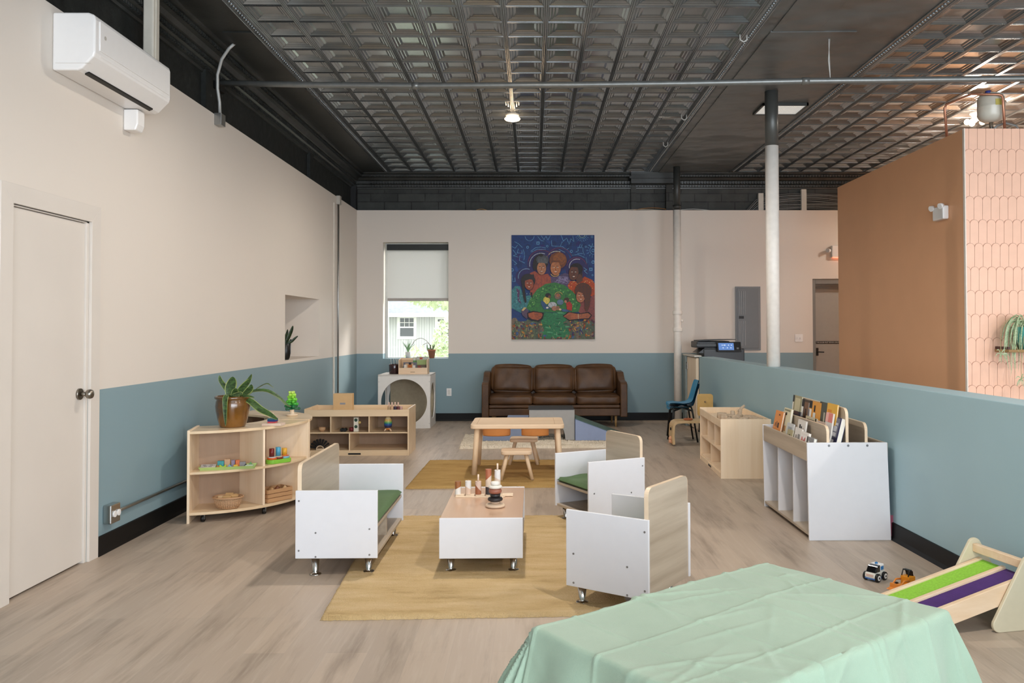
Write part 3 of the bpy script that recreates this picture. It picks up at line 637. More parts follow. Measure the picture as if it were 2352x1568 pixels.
# painting: five figures around a green mound with a blue patterned sky
def painting():
    t = thing('painting', 'colourful unframed painting of people holding a green mound, on the back wall', 'painting', (.303, YB, 1.24))
    S_ = 1.275/1068
    def q(px, py, d): px = min(max(px, 142.5), 1209.5); py = min(max(py, 110.5), 1449.5); return (-.334+(px-142)*S_, YB-.034-d, 2.844-(py-110)*S_)
    part('canvas', mb_().bb(-.334, .941, YB-.034, YB-.003, 1.242, 2.844), P('#d9d3c8', .7), t)
    m = mb_(); D = [.0004]
    def poly(c, pts):
        m.col(c); D[0] += .00006; n = len(pts); m.add([q(x, y, D[0]) for x, y in pts], [tuple(range(n))])
    def ell(c, x, y, a, b, r=0, n=22, a0=0, a1=360):
        cr, sr = math.cos(R(r)), math.sin(R(r)); pts = []
        for i in range(n+(a1-a0 < 360)):
            k = R(a0+(a1-a0)*i/n); u, v = a*math.cos(k), b*math.sin(k); pts.append((x+u*cr-v*sr, y+u*sr+v*cr))
        poly(c, pts)
    def line(c, pts, w=7):
        m.col(c); D[0] += .00006
        for (x0, y0), (x1, y1) in zip(pts, pts[1:]):
            D[0] += .00001; dx, dy = x1-x0, y1-y0; L = math.hypot(dx, dy) or 1; nx, ny = -dy/L*w/2, dx/L*w/2; ex, ey = dx/L*w*.3, dy/L*w*.3
            m.add([q(x0+nx-ex, y0+ny-ey, D[0]), q(x1+nx+ex, y1+ny+ey, D[0]), q(x1-nx+ex, y1-ny+ey, D[0]), q(x0-nx-ex, y0-ny-ey, D[0])], [(0, 1, 2, 3)])
    def arc(c, x, y, a, b, a0, a1, w=7, n=14): line(c, [(x+a*math.cos(R(a0+(a1-a0)*i/n)), y+b*math.sin(R(a0+(a1-a0)*i/n))) for i in range(n+1)], w)
    poly('#223f78', [(142, 110), (1210, 110), (1210, 1450), (142, 1450)])
    for i in range(40): ell(random.choice(['#1e3568', '#2a4b8c', '#26447e', '#31306e']), random.uniform(180, 1170), random.uniform(140, 640), random.uniform(25, 60), random.uniform(18, 40), random.uniform(0, 90), 10)
    for x, y, a, b in ((530, 480, 190, 190), (740, 430, 150, 150), (980, 540, 150, 160), (330, 660, 140, 130)): ell('#352f63', x, y, a, b)
    LB = '#5f93bd'
    for pts in ([(180, 195), (235, 225), (280, 270)], [(150, 260), (190, 280), (220, 240)], [(230, 290), (215, 340), (280, 345), (275, 310)], [(160, 300), (205, 360), (165, 375), (230, 395)],
                [(250, 380), (245, 440), (310, 470)], [(155, 430), (210, 480), (180, 490)], [(480, 130), (520, 180), (560, 190)], [(525, 120), (560, 170), (585, 125), (610, 175), (640, 120)],
                [(655, 180), (660, 250), (720, 255)], [(770, 255), (795, 195)], [(715, 255), (800, 262), (850, 300), (880, 280)], [(780, 115), (810, 190), (850, 150), (885, 230), (905, 160), (945, 195), (930, 120)],
                [(970, 330), (1000, 315), (995, 270), (1060, 275), (1060, 320), (1080, 370)], [(1015, 265), (1025, 230)], [(1040, 265), (1050, 235)], [(990, 345), (1060, 350)], [(150, 620), (155, 710), (190, 705), (185, 660)],
                [(390, 320), (450, 275), (520, 265), (580, 275)], [(400, 330), (470, 295), (580, 295)], [(750, 295), (830, 335)], [(1070, 530), (1110, 560), (1075, 570), (1115, 610)], [(1100, 400), (1110, 470)],
                [(920, 370), (1000, 362), (1080, 400)], [(1130, 240), (1165, 265), (1185, 225)], [(295, 300), (312, 380), (300, 430)]): line(LB, pts)
    for x, y, r in ((350, 268, 18), (602, 255, 15), (912, 322, 19), (1097, 262, 13), (1178, 136, 15), (1190, 460, 22), (1182, 628, 12), (150, 560, 22)): ell(LB, x, y, r, r); ell('#223f78', x, y, r*.5, r*.5)
    for x, y in ((483, 215), (1162, 552)): poly(LB, [(x-20, y-20), (x+20, y-20), (x+20, y+20), (x-20, y+20)]); poly('#223f78', [(x-9, y-9), (x+9, y-9), (x+9, y+9), (x-9, y+9)])
    arc(LB, 1050, 115, 55, 45, 0, 180); arc('#8fb6a8', 1050, 115, 35, 28, 0, 180); arc(LB, 375, 115, 60, 70, 10, 170)
    for k in range(9): a = R(20+k*18); line(LB, [(1050+68*math.cos(a), 118+60*math.sin(a)), (1050+85*math.cos(a), 118+78*math.sin(a))], 6)
    arc(LB, 1200, 310, 50, 52, 90, 270); ell(LB, 1190, 310, 20, 22); ell('#223f78', 1190, 310, 12, 13)
    for k in range(7): a = R(100+k*27); line(LB, [(1195+65*math.cos(a), 310+65*math.sin(a)), (1195+92*math.cos(a), 310+92*math.sin(a))], 6)
    for x, y, r, c in ((520, 490, 145, '#b9c4cf'), (720, 460, 140, '#d8d2b6'), (985, 520, 100, '#c9c6cf'), (335, 650, 105, '#7fa3c4')): arc(c, x, y, r, r, 170, 290, 8)
    for x, y, r in ((530, 480, 175), (760, 440, 165), (980, 530, 130)): arc('#6f3a5c', x, y, r, r, 190, 340, 9)
    for i in range(30): ell(random.choice(['#6b6350', '#5f6a52', '#7a6a58', '#56604f']), 142+i*37, 1330+random.uniform(-30, 40), 70, 150, 0, 10)
    # bodies
    poly('#a3503c', [(380, 600), (440, 575), (520, 620), (610, 610), (670, 690), (660, 780), (380, 930)]); poly('#5a4a6c', [(640, 640), (740, 640), (820, 600), (900, 620), (900, 800), (660, 800)])
    for i in range(10): line('#8f86ab', [(random.uniform(690, 870), random.uniform(640, 760)) for _ in range(3)], 5)
    poly('#b84a1e', [(860, 760), (900, 700), (1010, 715), (1080, 645), (1180, 690), (1210, 740), (1210, 900), (1150, 900), (900, 860)])
    for i in range(30): ell('#e6a860', random.uniform(875, 1195), random.uniform(670, 800), 6, 7, 0, 6)
    poly('#3f7f86', [(142, 820), (190, 765), (250, 770), (300, 900), (400, 880), (360, 1090), (260, 1110), (142, 1050)]); poly('#5c3f63', [(205, 790), (250, 830), (240, 920), (270, 1000), (225, 960), (215, 870)])
    for i in range(14): ell('#7fb0b4', random.uniform(160, 380), random.uniform(830, 1080), 9, 5, random.uniform(0, 180), 6)
    poly('#8b4a45', [(1010, 980), (1100, 950), (1210, 880), (1210, 1250), (1000, 1100)])
    # mound and bowl
    poly('#3b7a3f', [(330, 1050), (380, 930), (470, 810), (580, 740), (700, 722), (820, 755), (930, 840), (1000, 930), (1030, 1010), (1000, 1100), (860, 1110), (560, 1100), (400, 1100)])
    for i in range(90):
        a = random.uniform(PI, 2*PI); rr = random.uniform(.72, .97); ell(random.choice(['#4f9447', '#2f6b38', '#67a84f', '#2c5f3a', '#86b868']), 670+330*rr*math.cos(a), 1060+320*rr*math.sin(a), random.uniform(6, 20), random.uniform(5, 12), random.uniform(0, 180), 6)
    poly('#2f7a4d', [(500, 1100), (700, 1110), (900, 1095), (880, 1180), (800, 1240), (870, 1330), (900, 1440), (520, 1440), (560, 1330), (520, 1220)])
    for i in range(26): ell(random.choice(['#256a40', '#3f8f5c', '#1f5a38', '#58a070']), random.uniform(540, 860), random.uniform(1110, 1420), random.uniform(20, 50), random.uniform(5, 12), random.uniform(-10, 15), 8)
    # flowers
    for i in range(210):
        x = random.uniform(145, 1205); y = random.uniform(1190, 1445)
        if 520 < x < 890 and y < 1400: continue
        if x < 560 and y < 1230: y += 60
        m.col('#000000'); ell(random.choice(['#7a3b26', '#5b6a4c', '#6e5a4a', '#a8551f', '#3f3560', '#8d8a5c', '#47618a', '#9a7a62', '#5f2f3f', '#6f8a5f', '#c98a3a']), x, y, random.uniform(8, 30), random.uniform(6, 18), random.uniform(0, 180), 7)
    for i in range(40): x = random.uniform(150, 1200); y = random.uniform(1240, 1440); line(random.choice(['#8fa06a', '#c9b86a', '#b8c9a0']), [(x, y), (x+random.uniform(-20, 20), y-random.uniform(15, 45))], 4)
    # little figures
    ell('#d8c85c', 590, 950, 42, 50); ell('#1c1714', 610, 888, 36, 30); ell('#6a4531', 628, 905, 18, 20); poly('#35557a', [(525, 950), (560, 970), (640, 1060), (560, 1070), (520, 1000)])
    ell('#b8bcc0', 665, 1010, 55, 38); ell('#7d6a5a', 735, 900, 42, 38); ell('#a8684a', 738, 885, 22, 25); arc('#d8b060', 745, 885, 48, 40, 180, 350, 6); ell('#5f7a92', 765, 975, 42, 36); ell('#a3725a', 690, 1055, 36, 32); ell('#8f6a50', 735, 1050, 26, 28)
    poly('#b03426', [(840, 985), (890, 965), (920, 1010), (915, 1085), (850, 1070)]); ell('#4a2f22', 848, 945, 34, 30); ell('#b98063', 835, 968, 16, 18); poly('#3f5f86', [(780, 1060), (860, 1070), (900, 1100), (790, 1095)])
    ell('#c9b48a', 765, 1068, 16, 14); ell('#d8d4c8', 600, 1045, 15, 12)
    # heads
    def face(x, y, a, b, c, r=0, dk='#3a1f18'):
        ell(dk, x, y, a+4, b+4, r); ell(c, x, y, a, b, r); ell(c, x, y, a*.9, b*.9, r)
        for s_ in (-1, 1): ell('#efe0cc', x+s_*a*.38, y-b*.12, a*.15, b*.07); ell('#1c1210', x+s_*a*.38, y-b*.12, a*.07, b*.06); line(dk, [(x+s_*a*.18, y-b*.27), (x+s_*a*.6, y-b*.29)], 5)
        line(dk, [(x+a*.02, y-b*.1), (x-a*.06, y+b*.22), (x+a*.12, y+b*.22)], 4); ell('#e6cdb8', x, y+b*.49, a*.26, b*.055); arc(dk, x, y+b*.44, a*.36, b*.18, 10, 170, 4)
    ell('#2a2624', 520, 460, 96, 100); ell('#4f5256', 540, 430, 80, 60); ell('#2a2624', 520, 372, 28, 20); ell('#2a2624', 445, 500, 28, 70)
    face(528, 540, 58, 84, '#b57a58')
    poly('#5d6064', [(470, 470), (500, 400), (580, 400), (610, 480), (560, 475), (520, 470)])
    ell('#7a4526', 740, 440, 112, 108); ell('#8f562f', 760, 420, 85, 75)
    face(708, 540, 66, 92, '#b8744a'); poly('#7a4526', [(640, 490), (650, 440), (760, 440), (785, 510), (760, 470), (700, 462), (665, 470)]); arc('#d8b060', 700, 600, 55, 45, 20, 160, 8)
    poly('#5f3b2c', [(960, 640), (1050, 600), (1055, 700), (980, 740)]); ell('#241c1a', 975, 550, 82, 75); face(940, 600, 60, 96, '#6a4030', 8); poly('#241c1a', [(890, 520), (930, 485), (1010, 490), (1050, 560), (1040, 640), (1015, 590), (990, 530)])
    ell('#2a2626', 355, 700, 92, 90); poly('#2a2626', [(270, 700), (300, 690), (335, 970), (315, 985), (290, 900)]); face(368, 740, 56, 78, '#9a5038', -6); poly('#2f2b2b', [(285, 690), (320, 620), (430, 620), (438, 690), (370, 680), (320, 700)]); poly('#2a2626', [(385, 850), (408, 850), (412, 920), (395, 905)])
    ell('#5c3524', 1060, 830, 108, 105); face(1030, 900, 58, 80, '#b5704e', 10); poly('#5c3524', [(945, 830), (990, 750), (1100, 740), (1160, 850), (1140, 1020), (1105, 1100), (1075, 1060), (1080, 940), (1050, 860), (990, 840)])
    # arms and hands
    poly('#5b4a60', [(265, 1070), (330, 1040), (360, 1090), (340, 1190), (280, 1140)]); poly('#c9b078', [(270, 1080), (300, 1040), (335, 1045), (290, 1090)])
    poly('#241614', [(340, 1110), (420, 1085), (560, 1110), (540, 1190), (490, 1222), (390, 1205), (345, 1170)]); poly('#a85a38', [(355, 1120), (425, 1100), (530, 1115), (540, 1140), (520, 1180), (480, 1205), (400, 1190), (362, 1160)])
    for k in range(3): line('#5f2a1c', [(440+k*8, 1130+k*22), (530-k*10, 1125+k*26)], 5)
    poly('#241614', [(795, 1150), (870, 1095), (1010, 1120), (1130, 1100), (1172, 1140), (1140, 1192), (1000, 1200), (880, 1212)]); poly('#a8603e', [(805, 1158), (880, 1105), (1000, 1130), (1120, 1115), (1158, 1142), (1130, 1180), (1000, 1188), (885, 1200)])
    for k in range(3): line('#5f2a1c', [(820+k*10, 1160+k*8), (900, 1140+k*20)], 5)
    line('#d8c8a0', [(995, 1125), (1000, 1190)], 5)
    part('painted_surface', m, M_OIL, t)
painting()
# ------------------------------------------------------------------ rugs
def rug(name, pts, th, mat, label, nx=60, ny=50, fr=0):
    pts = [Vector((*p, 0)) for p in pts]      # near left, near right, far right, far left
    def fn(u, v):
        a = pts[0].lerp(pts[1], u).lerp(pts[3].lerp(pts[2], u), v)
        e = min(min(u, 1-u)*nx, min(v, 1-v)*ny)
        z = th*(min(e, 1)**.5)+random.uniform(-.0012, .0012)*(e > 0)*(9 if fr else 1.6)+(.006*math.sin(u*150)*math.sin(v*60) if fr and e > 0 else 0); w = .006 if e == 0 else 0
        return (a.x+random.uniform(-w, w), a.y+random.uniform(-w, w), max(z, .0008))
    m = mb_().grid(fn, nx, ny)
    return single(name, m, mat, label, 'rug')
rug('rug', [(-1.03, 4.06), (.47, 4.10), (.50, 6.24), (-1.15, 6.26)], .019, M_RUG, 'golden tan pile rug under the coffee table and white chairs', 150, 120)
rug('rug', [(-1.13, 7.37), (.95, 7.42), (.98, 8.88), (-1.11, 8.90)], .019, M_RUG2, 'golden tan rug under the small wooden table and stools', 120, 90)
def shag():
    rug('shag_rug', [(-.87, 9.80), (1.10, 9.84), (1.14, 10.95), (-.90, 10.92)], .03, M_SHAG, 'cream shaggy rug under the soft climbing blocks', 260, 150, 1)
shag()

# ------------------------------------------------------------------ armchair, sofa and coffee table set in white and oak
def screw_row(t, pts, n, parent_w=True):
    for p in pts: part('screw', mb_().cyl(Vector(p)-Vector(n)*.0005, Vector(p)+Vector(n)*.0012, .006, n=12), P('#9a9a9c', .35, .8), t)
def chrome_leg(t, x, y, h=.105, z0=0.0):
    wp = _MW[t] @ Vector((x, y, 0)); z0 = .013 if (-1.04 < wp.x < .46 and 4.1 < wp.y < 6.2) else 0.0
    m = mb_().lathe([(.001, z0), (.033, z0), (.034, z0+.004), (.029, z0+.008), (.019, z0+.010), (.0165, z0+.016), (.0245, h+.002), (.001, h+.002)], (x, y, 0), 24)
    part('leg', m, M_CHROME, t, w=False, label='chrome leg')
def box_chair(label, cat, x, y, rz, w, name, rugz):
    # local frame: backrest at +x, arms at y = +-w/2
    t = thing(name, label, cat, (x, y, 0), rz); D = .232; zt = .488; zb = .105; zs = .30
    for s in (-1, 1):
        part('side_panel', mb_().bb(-D, D, s*w/2-.008, s*w/2+.008, zb, zt), M_WHITE, t, bevel=.003, w=False)
        for sx, sz in ((-D+.045, .27), (-D+.045, .125), (D-.115, .25), (D-.02, .43), (D-.02, .15), (D-.115, .115)):
            part('screw', mb_().cyl((sx, s*(w/2+.0075), sz), (sx, s*(w/2+.0095), sz), .0055, n=12), P('#9a9a9c', .35, .8), t, w=False)
    hw = w/2-.009
    pts = rrect(2*hw, .53, .045); pts = [(p[0], max(p[1], -.265)) for p in pts]
    pts = [(-hw, -.265), (hw, -.265)]+[p for p in rrect(2*hw, .53, .04) if p[1] > 0]
    m = mb_().prism([(D-.03, p[0], p[1]+.265+zb) for p in pts], (.022, 0, 0)); part('backrest', m, M_OAK, t, bevel=.002, w=False)
    e = mb_(); n = len(pts)
    for a, b in zip(pts[1:], pts[2:]+pts[:1]):
        if a[1] < 0 and b[1] < 0: continue
        e.add([(D-.0305, a[0], a[1]+.265+zb), (D-.0075, a[0], a[1]+.265+zb), (D-.0075, b[0], b[1]+.265+zb), (D-.0305, b[0], b[1]+.265+zb)], [(0, 1, 2, 3)])
    e.v = [(v[0], v[1]*1.0006, v[2]+.0006) for v in e.v]
    part('edge_band', e, M_EDGE, t, w=False)
    part('seat_board', mb_().bb(-D+.01, D-.032, -hw, hw, zs-.036, zs-.018), M_OAK, t, bevel=.002, w=False)
    part('base_board', mb_().bb(-D+.01, D-.032, -hw, hw, zb, zb+.018), M_OAK, t, bevel=.002, w=False)
    k = 1 if w < .6 else 2
    if k == 2: part('divider', mb_().bb(-D+.03, D-.04, -.009, .009, zb+.018, zs-.036), M_OAK, t, w=False)
    cu = mb_()
    cw = 2*hw-.006; cd = 2*D-.05
    def fn(u, v, top):
        e = min(u, 1-u, 1) ; f = min(v, 1-v); ed = min(1, (min(e*cd, f*cw)/.02)); ed = math.sqrt(1-(1-ed)**2)
        return (-D+.008+cd*u, -cw/2+cw*v, zs-.002+(.021 if top else -.015)*ed+(.006*math.sin(3*u*PI)*math.sin(5*v) if top else 0))
    cu.grid(lambda u, v: fn(u, v, 1), 24, 24); cu.grid(lambda u, v: fn(u, v, 0), 24, 24)
    part('seat_cushion', cu, P('#4f6a42', .75, nz=.06, scale=30), t, w=False, label='green seat cushion')
    for sx in (-D+.06, D-.10):
        for s in (-1, 1): chrome_leg(t, sx, s*(w/2-.05), zb, rugz)
    return t
box_chair('wide two-seat white and oak toddler bench with green cushion, left of the coffee table', 'bench', -1.118, 5.245, PI, .935, 'toddler_bench', .0)
box_chair('white and oak toddler armchair turned back-on, nearest the green tablecloth', 'armchair', .493, 4.322, R(-34.4), .475, 'toddler_armchair', .0)
box_chair('white and oak toddler armchair with green cushion showing, farther of the two on the right', 'armchair', .472, 6.055, R(26.8), .475, 'toddler_armchair', .0)
t = thing('coffee_table', 'low white coffee table with an oak top and chrome legs on the tan rug', 'coffee table', (-.315, 5.22, 0))
x0, x1, y0, y1 = -.535, -.062, 4.75, 5.70
part('side_panel', mb_().bb(x0, x1, y0, y0+.016, .105, .332), M_WHITE, t, bevel=.003)
part('side_panel', mb_().bb(x0, x1, y1-.016, y1, .105, .332), M_WHITE, t, bevel=.003)
part('table_top', mb_().bb(x0+.002, x1-.002, y0+.017, y1-.017, .31, .329), M_TOP, t, bevel=.002, label='oak top')
part('lower_shelf', mb_().bb(x0+.002, x1-.002, y0+.017, y1-.017, .107, .125), M_OAK, t)
for x in (x0+.058, x1-.055):
    for y in (y0+.09, y1-.09): chrome_leg(t, x+.315, y-5.22, .106, .0)

# ------------------------------------------------------------------ small wooden table with tubs and stools
t = thing('play_table', 'small pine play table with two orange tubs under its top', 'table', (-.155, 8.28, 0))
pts = rrect(.895, .66, .05)
m = mb_().prism([(-.155+p[0], 8.28+p[1], .452) for p in pts], (0, 0, .042)); part('table_top', m, M_PINE, t, bevel=.009, seg=3)
part('lid_seam', mb_().bb(-.545, -.542, 8.0, 8.56, .494, .4948).bb(.20, .203, 8.0, 8.56, .494, .4948).bb(-.545, .203, 8.0, 8.003, .494, .4948).bb(-.545, .203, 8.557, 8.56, .494, .4948), P('#b8976f', .6), t)
for sx in (-1, 1):
    for sy in (-1, 1):
        part('leg', mb_().cyl((-.155+sx*.385, 8.28+sy*.27, .455), (-.155+sx*.412, 8.28+sy*.30, 0.012), .026, .026), M_PINEZ, t)
M_OR = P('#f0a25f', .4, nz=.02)
for x, l in ((-.36, 'left orange tub'), (.015, 'right orange tub')):
    m = mb_(); m.lathe([(.001, .368), (.105, .368), (.125, .38), (.135, .44), (.138, .452)], (x, 8.20, 0), 4*8, True, 1, 1.25)
    m.v = [(x+max(-.132, min(.132, (v[0]-x)*1.45)), v[1], v[2]) for v in m.v]; part('tub', m, M_OR, t, label=l)
def stool(x, y, rz, label):
    t = thing('wooden_stool', label, 'stool', (x, y, 0), rz, group='stools at the pine play table')
    pts = rrect(.285, .24, .05); m = mb_().prism([(p[0], p[1], .245) for p in pts], (0, 0, .036)); part('seat', m, M_PINE, t, bevel=.010, w=False, seg=3)
    for sx in (-1, 1):
        for sy in (-1, 1): part('leg', mb_().cyl((sx*.085, sy*.07, .25), (sx*.145, sy*.12, .017), .018, .0165), M_PINEZ, t, w=False)
stool(-.16, 7.80, R(2), 'small pine stool in front of the play table')
stool(-.10, 8.66, R(-2), 'small pine stool behind, under the far side of the play table')

# ------------------------------------------------------------------ leather sofa
t = thing('leather_sofa', 'dark brown leather three-seat sofa against the blue back wall', 'sofa', (.30, 12.3, 0))
L0, L1, F0 = -.735, 1.335, 11.86
def cushion(c, d, r, puff, M=None, seed=0):
    m = mb_(); n = 16; h = Vector(d)/2
    def f(ax, s):
        def g(u, v):
            a, b = math.sin((2*u-1)*PI/2*.92)/math.sin(PI/2*.92), math.sin((2*v-1)*PI/2*.92)/math.sin(PI/2*.92); p = [0, 0, 0]; p[ax] = s; p[(ax+1) % 3] = a; p[(ax+2) % 3] = b
            P_ = Vector([p[i]*h[i] for i in range(3)]); Q = Vector([max(-(h[i]-r), min(h[i]-r, P_[i])) for i in range(3)])
            o = Q+(P_-Q).normalized()*r if (P_-Q).length > 1e-6 else P_
            k = (1-p[(ax+1) % 3]**2)*(1-p[(ax+2) % 3]**2); o[ax] += s*puff*max(k, 0)**.6
            w = .0035*math.sin(17*o[0]+9*o[2]+seed)+.003*math.sin(31*o[0]-22*o[2]+2*seed); o[1] += w*(1 if ax == 1 else 0)
            if M: o = M @ o
            return tuple(Vector(c)+o)
        return g
    for ax in range(3):
        for s in (-1, 1): m.grid(f(ax, s), n, n)
    return m
for s, x in ((-1, L0), (1, L1-.10)):
    y = F0
    prof_ = [(y, .15), (y, .62), (y+.06, .645), (y+.30, .66), (y+.40, .70), (y+.52, .765), (y+.80, .775), (y+.80, .15)]
    part('arm', mb_().prism([(x, a, b) for a, b in prof_], (.10, 0, 0)), M_LEATH, t, bevel=.014, seg=3)
part('frame', mb_().bb(L0+.10, L1-.10, F0+.02, F0+.78, .165, .27), M_LEATH, t, bevel=.01)
part('rail', mb_().bb(L0+.10, L1-.10, F0+.01, F0+.6, .275, .325), M_LEATH, t, bevel=.018, seg=3)
part('back_panel', mb_().bb(L0+.08, L1-.08, F0+.62, F0+.80, .2, .745), M_LEATH, t, bevel=.03, seg=3)
cw = (L1-L0-.2)/3
for i in range(3):
    xc = L0+.10+cw*(i+.5)
    part('seat_cushion', cushion((xc, F0+.33, .39), (cw-.006, .66, .125), .03, .012, None, i), M_LEATH, t, smooth=True)
    M = Matrix.Rotation(R(-12), 4, 'X') @ Matrix.Rotation(R((1.5, 0, -1.5)[i]), 4, 'Y')
    part('back_cushion', cushion((xc+(.012, 0, -.012)[i], F0+.58, .655), (cw-.030, .17, .385+.008*(i-1)**2), .055, .035, M, i+3), M_LEATH, t, smooth=True)
for x in (L0+.17, L1-.17, L0+.17+.02, L1-.19):
    pass
for x in (L0+.16, L1-.16):
    for y in (F0+.08, F0+.70): part('leg', mb_().cyl((x, y, .165), (x, y, 0), .021, .012), P('#9a7a4e', .45), t)

# ------------------------------------------------------------------ soft climbing blocks
zr = .036
M_GRYF = P('#a09f9d', .6, nz=.03); M_CHAR = P('#2e2f33', .6); M_BLUF = P('#8190ae', .6, nz=.03); M_BLUL = P('#8a98b8', .6, nz=.03); M_GRNF = P('#3f5c55', .6)
t = thing('foam_arch', 'grey soft arch block with a charcoal top in the middle of the climber', 'soft block', (.22, 10.5, zr))
pts = [(-.055, zr), (-.055, .41), (.505, .41), (.505, zr), (.40, zr)]
pts += [(.225+.165*math.cos(R(a)), zr+.24*math.sin(R(a))) for a in range(0, 181, 15)]+[(.05, zr)]
part('arch', mb_().prism([(x, 10.28, z) for x, z in pts], (0, .50, 0)), M_GRYF, t, bevel=.006)
part('top_pad', mb_().bb(-.065, .50, 10.275, 10.785, .41, .418), M_CHAR, t, label='charcoal top')
part('inner_lining', mb_().grid(lambda u, v: (.225+.163*math.cos(PI*u), 10.30+.46*v, zr+.238*math.sin(PI*u)), 20, 1), M_BLACK, t)
t = thing('foam_steps', 'grey-blue soft step block left of the grey arch', 'soft block', (-.35, 10.5, zr))
part('steps', mb_().prism([(-.62, 10.24, zr), (-.62, 10.24, .165), (-.33, 10.24, .165), (-.33, 10.24, .30), (-.06, 10.24, .30), (-.06, 10.24, zr)], (0, .5, 0)), M_BLUF, t, bevel=.006)
part('tread', mb_().bb(-.62, -.33, 10.245, 10.735, .165, .168), M_CHAR, t)
t = thing('foam_wedge', 'blue soft wedge with a green slope, right of the grey arch', 'soft block', (.85, 10.5, zr))
part('wedge', mb_().prism([(.51, 10.24, zr), (.51, 10.24, .30), (1.18, 10.24, .05), (1.18, 10.24, zr)], (0, .5, 0)), M_BLUL, t, bevel=.004)
part('slope', mb_().prism([(.51, 10.235, .302), (1.185, 10.235, .05), (1.185, 10.235, .056), (.51, 10.235, .312)], (0, .51, 0)), M_GRNF, t, label='dark green slope')

# ------------------------------------------------------------------ play cube with round openings
t = thing('play_cube', 'white cube with big round openings standing in the back left corner', 'play cube', (-1.83, 12.15, 0))
def holed(w, h, r, zc, n=48):
    vs = []; fs = []
    for i in range(n):
        a = 2*PI*i/n+PI/4; c, s = math.cos(a), math.sin(a); k = min((w/2)/max(abs(c), 1e-6), (h/2)/max(abs(s), 1e-6))
        vs += [(r*c, r*s), (k*c, k*s)]
    return vs, [(2*i, 2*i+1, (2*i+3) % (2*n), (2*i+2) % (2*n)) for i in range(n)]
def hpanel(M, w, h, r, th, zc):
    vs, fs = holed(w, h, r, zc); m = mb_(); n = len(vs)
    V = [M @ Vector((x, 0, y+zc)) for x, y in vs]+[M @ Vector((x, th, y+zc)) for x, y in vs]
    F = fs+[tuple(i+n for i in reversed(f)) for f in fs]
    k = n//2
    for i in range(k):
        j = (i+1) % k; F += [(2*i, 2*j, 2*j+n, 2*i+n), (2*i+1, 2*i+1+n, 2*j+1+n, 2*j+1)]
    return m.add(V, F)
cx, cy, cw, cd, ch = -1.832, 12.19, .737, .66, .742
for ang, w, off in ((0, cw, cd/2), (PI, cw, cd/2), (PI/2, cd-.04, cw/2), (-PI/2, cd-.04, cw/2)):
    M = Matrix.Translation((cx, cy, 0)) @ Matrix.Rotation(ang, 4, 'Z') @ Matrix.Translation((0, -off, 0))
    part('side_panel', hpanel(M, w, ch, .325 if w == cw else .26, .015, ch/2+.0), M_WHITE2, t, bevel=.001)
part('top_panel', mb_().bb(cx-cw/2, cx+cw/2, cy-cd/2-.002, cy+cd/2+.002, ch+.002, ch+.018), P('#d6d0c8', .45, nz=.02), t, bevel=.002)
part('inner_liner', mb_().bb(cx-cw/2+.07, cx+cw/2-.02, cy+cd/2-.035, cy+cd/2-.018, .03, ch), P('#a89a80', .6, nz=.06, scale=25), t)
for sx in (-1, 1):
    for z in (.07, .66): part('screw', mb_().cyl((cx+sx*(cw/2-.012), cy-cd/2-.001, z), (cx+sx*(cw/2-.012), cy-cd/2+.002, z), .005, n=10), M_STEEL, t)

# ------------------------------------------------------------------ curved birch shelves
CC = (-2.65, 6.885)
def sector(m, r0, r1, a0, a1, z0, z1, n=26):
    A = [R(a0+(a1-a0)*i/n) for i in range(n+1)]
    p = [(CC[0]+r1*math.cos(a), CC[1]+r1*math.sin(a), z0) for a in A]+[(CC[0]+r0*math.cos(a), CC[1]+r0*math.sin(a), z0) for a in reversed(A)]
    k = n+1; vs = p+[(x, y, z1) for x, y, _ in p]; N_ = 2*k; fs = []
    for i in range(N_): fs.append((i, (i+1) % N_, N_+(i+1) % N_, N_+i))
    for i in range(n): a, b, c_, d_ = i, i+1, N_-2-i, N_-1-i; fs += [(a, b, c_, d_), (a+N_, d_+N_, c_+N_, b+N_)]
    m.add(vs, fs)
def radial(m, r0, r1, a, th, z0, z1):
    c, s = math.cos(R(a)), math.sin(R(a)); px, py = -s*th/2, c*th/2
    b = [(CC[0]+r*c+k*px, CC[1]+r*s+k*py, z0) for r, k in ((r0, -1), (r1, -1), (r1, 1), (r0, 1))]
    m.prism(b, (0, 0, z1-z0))
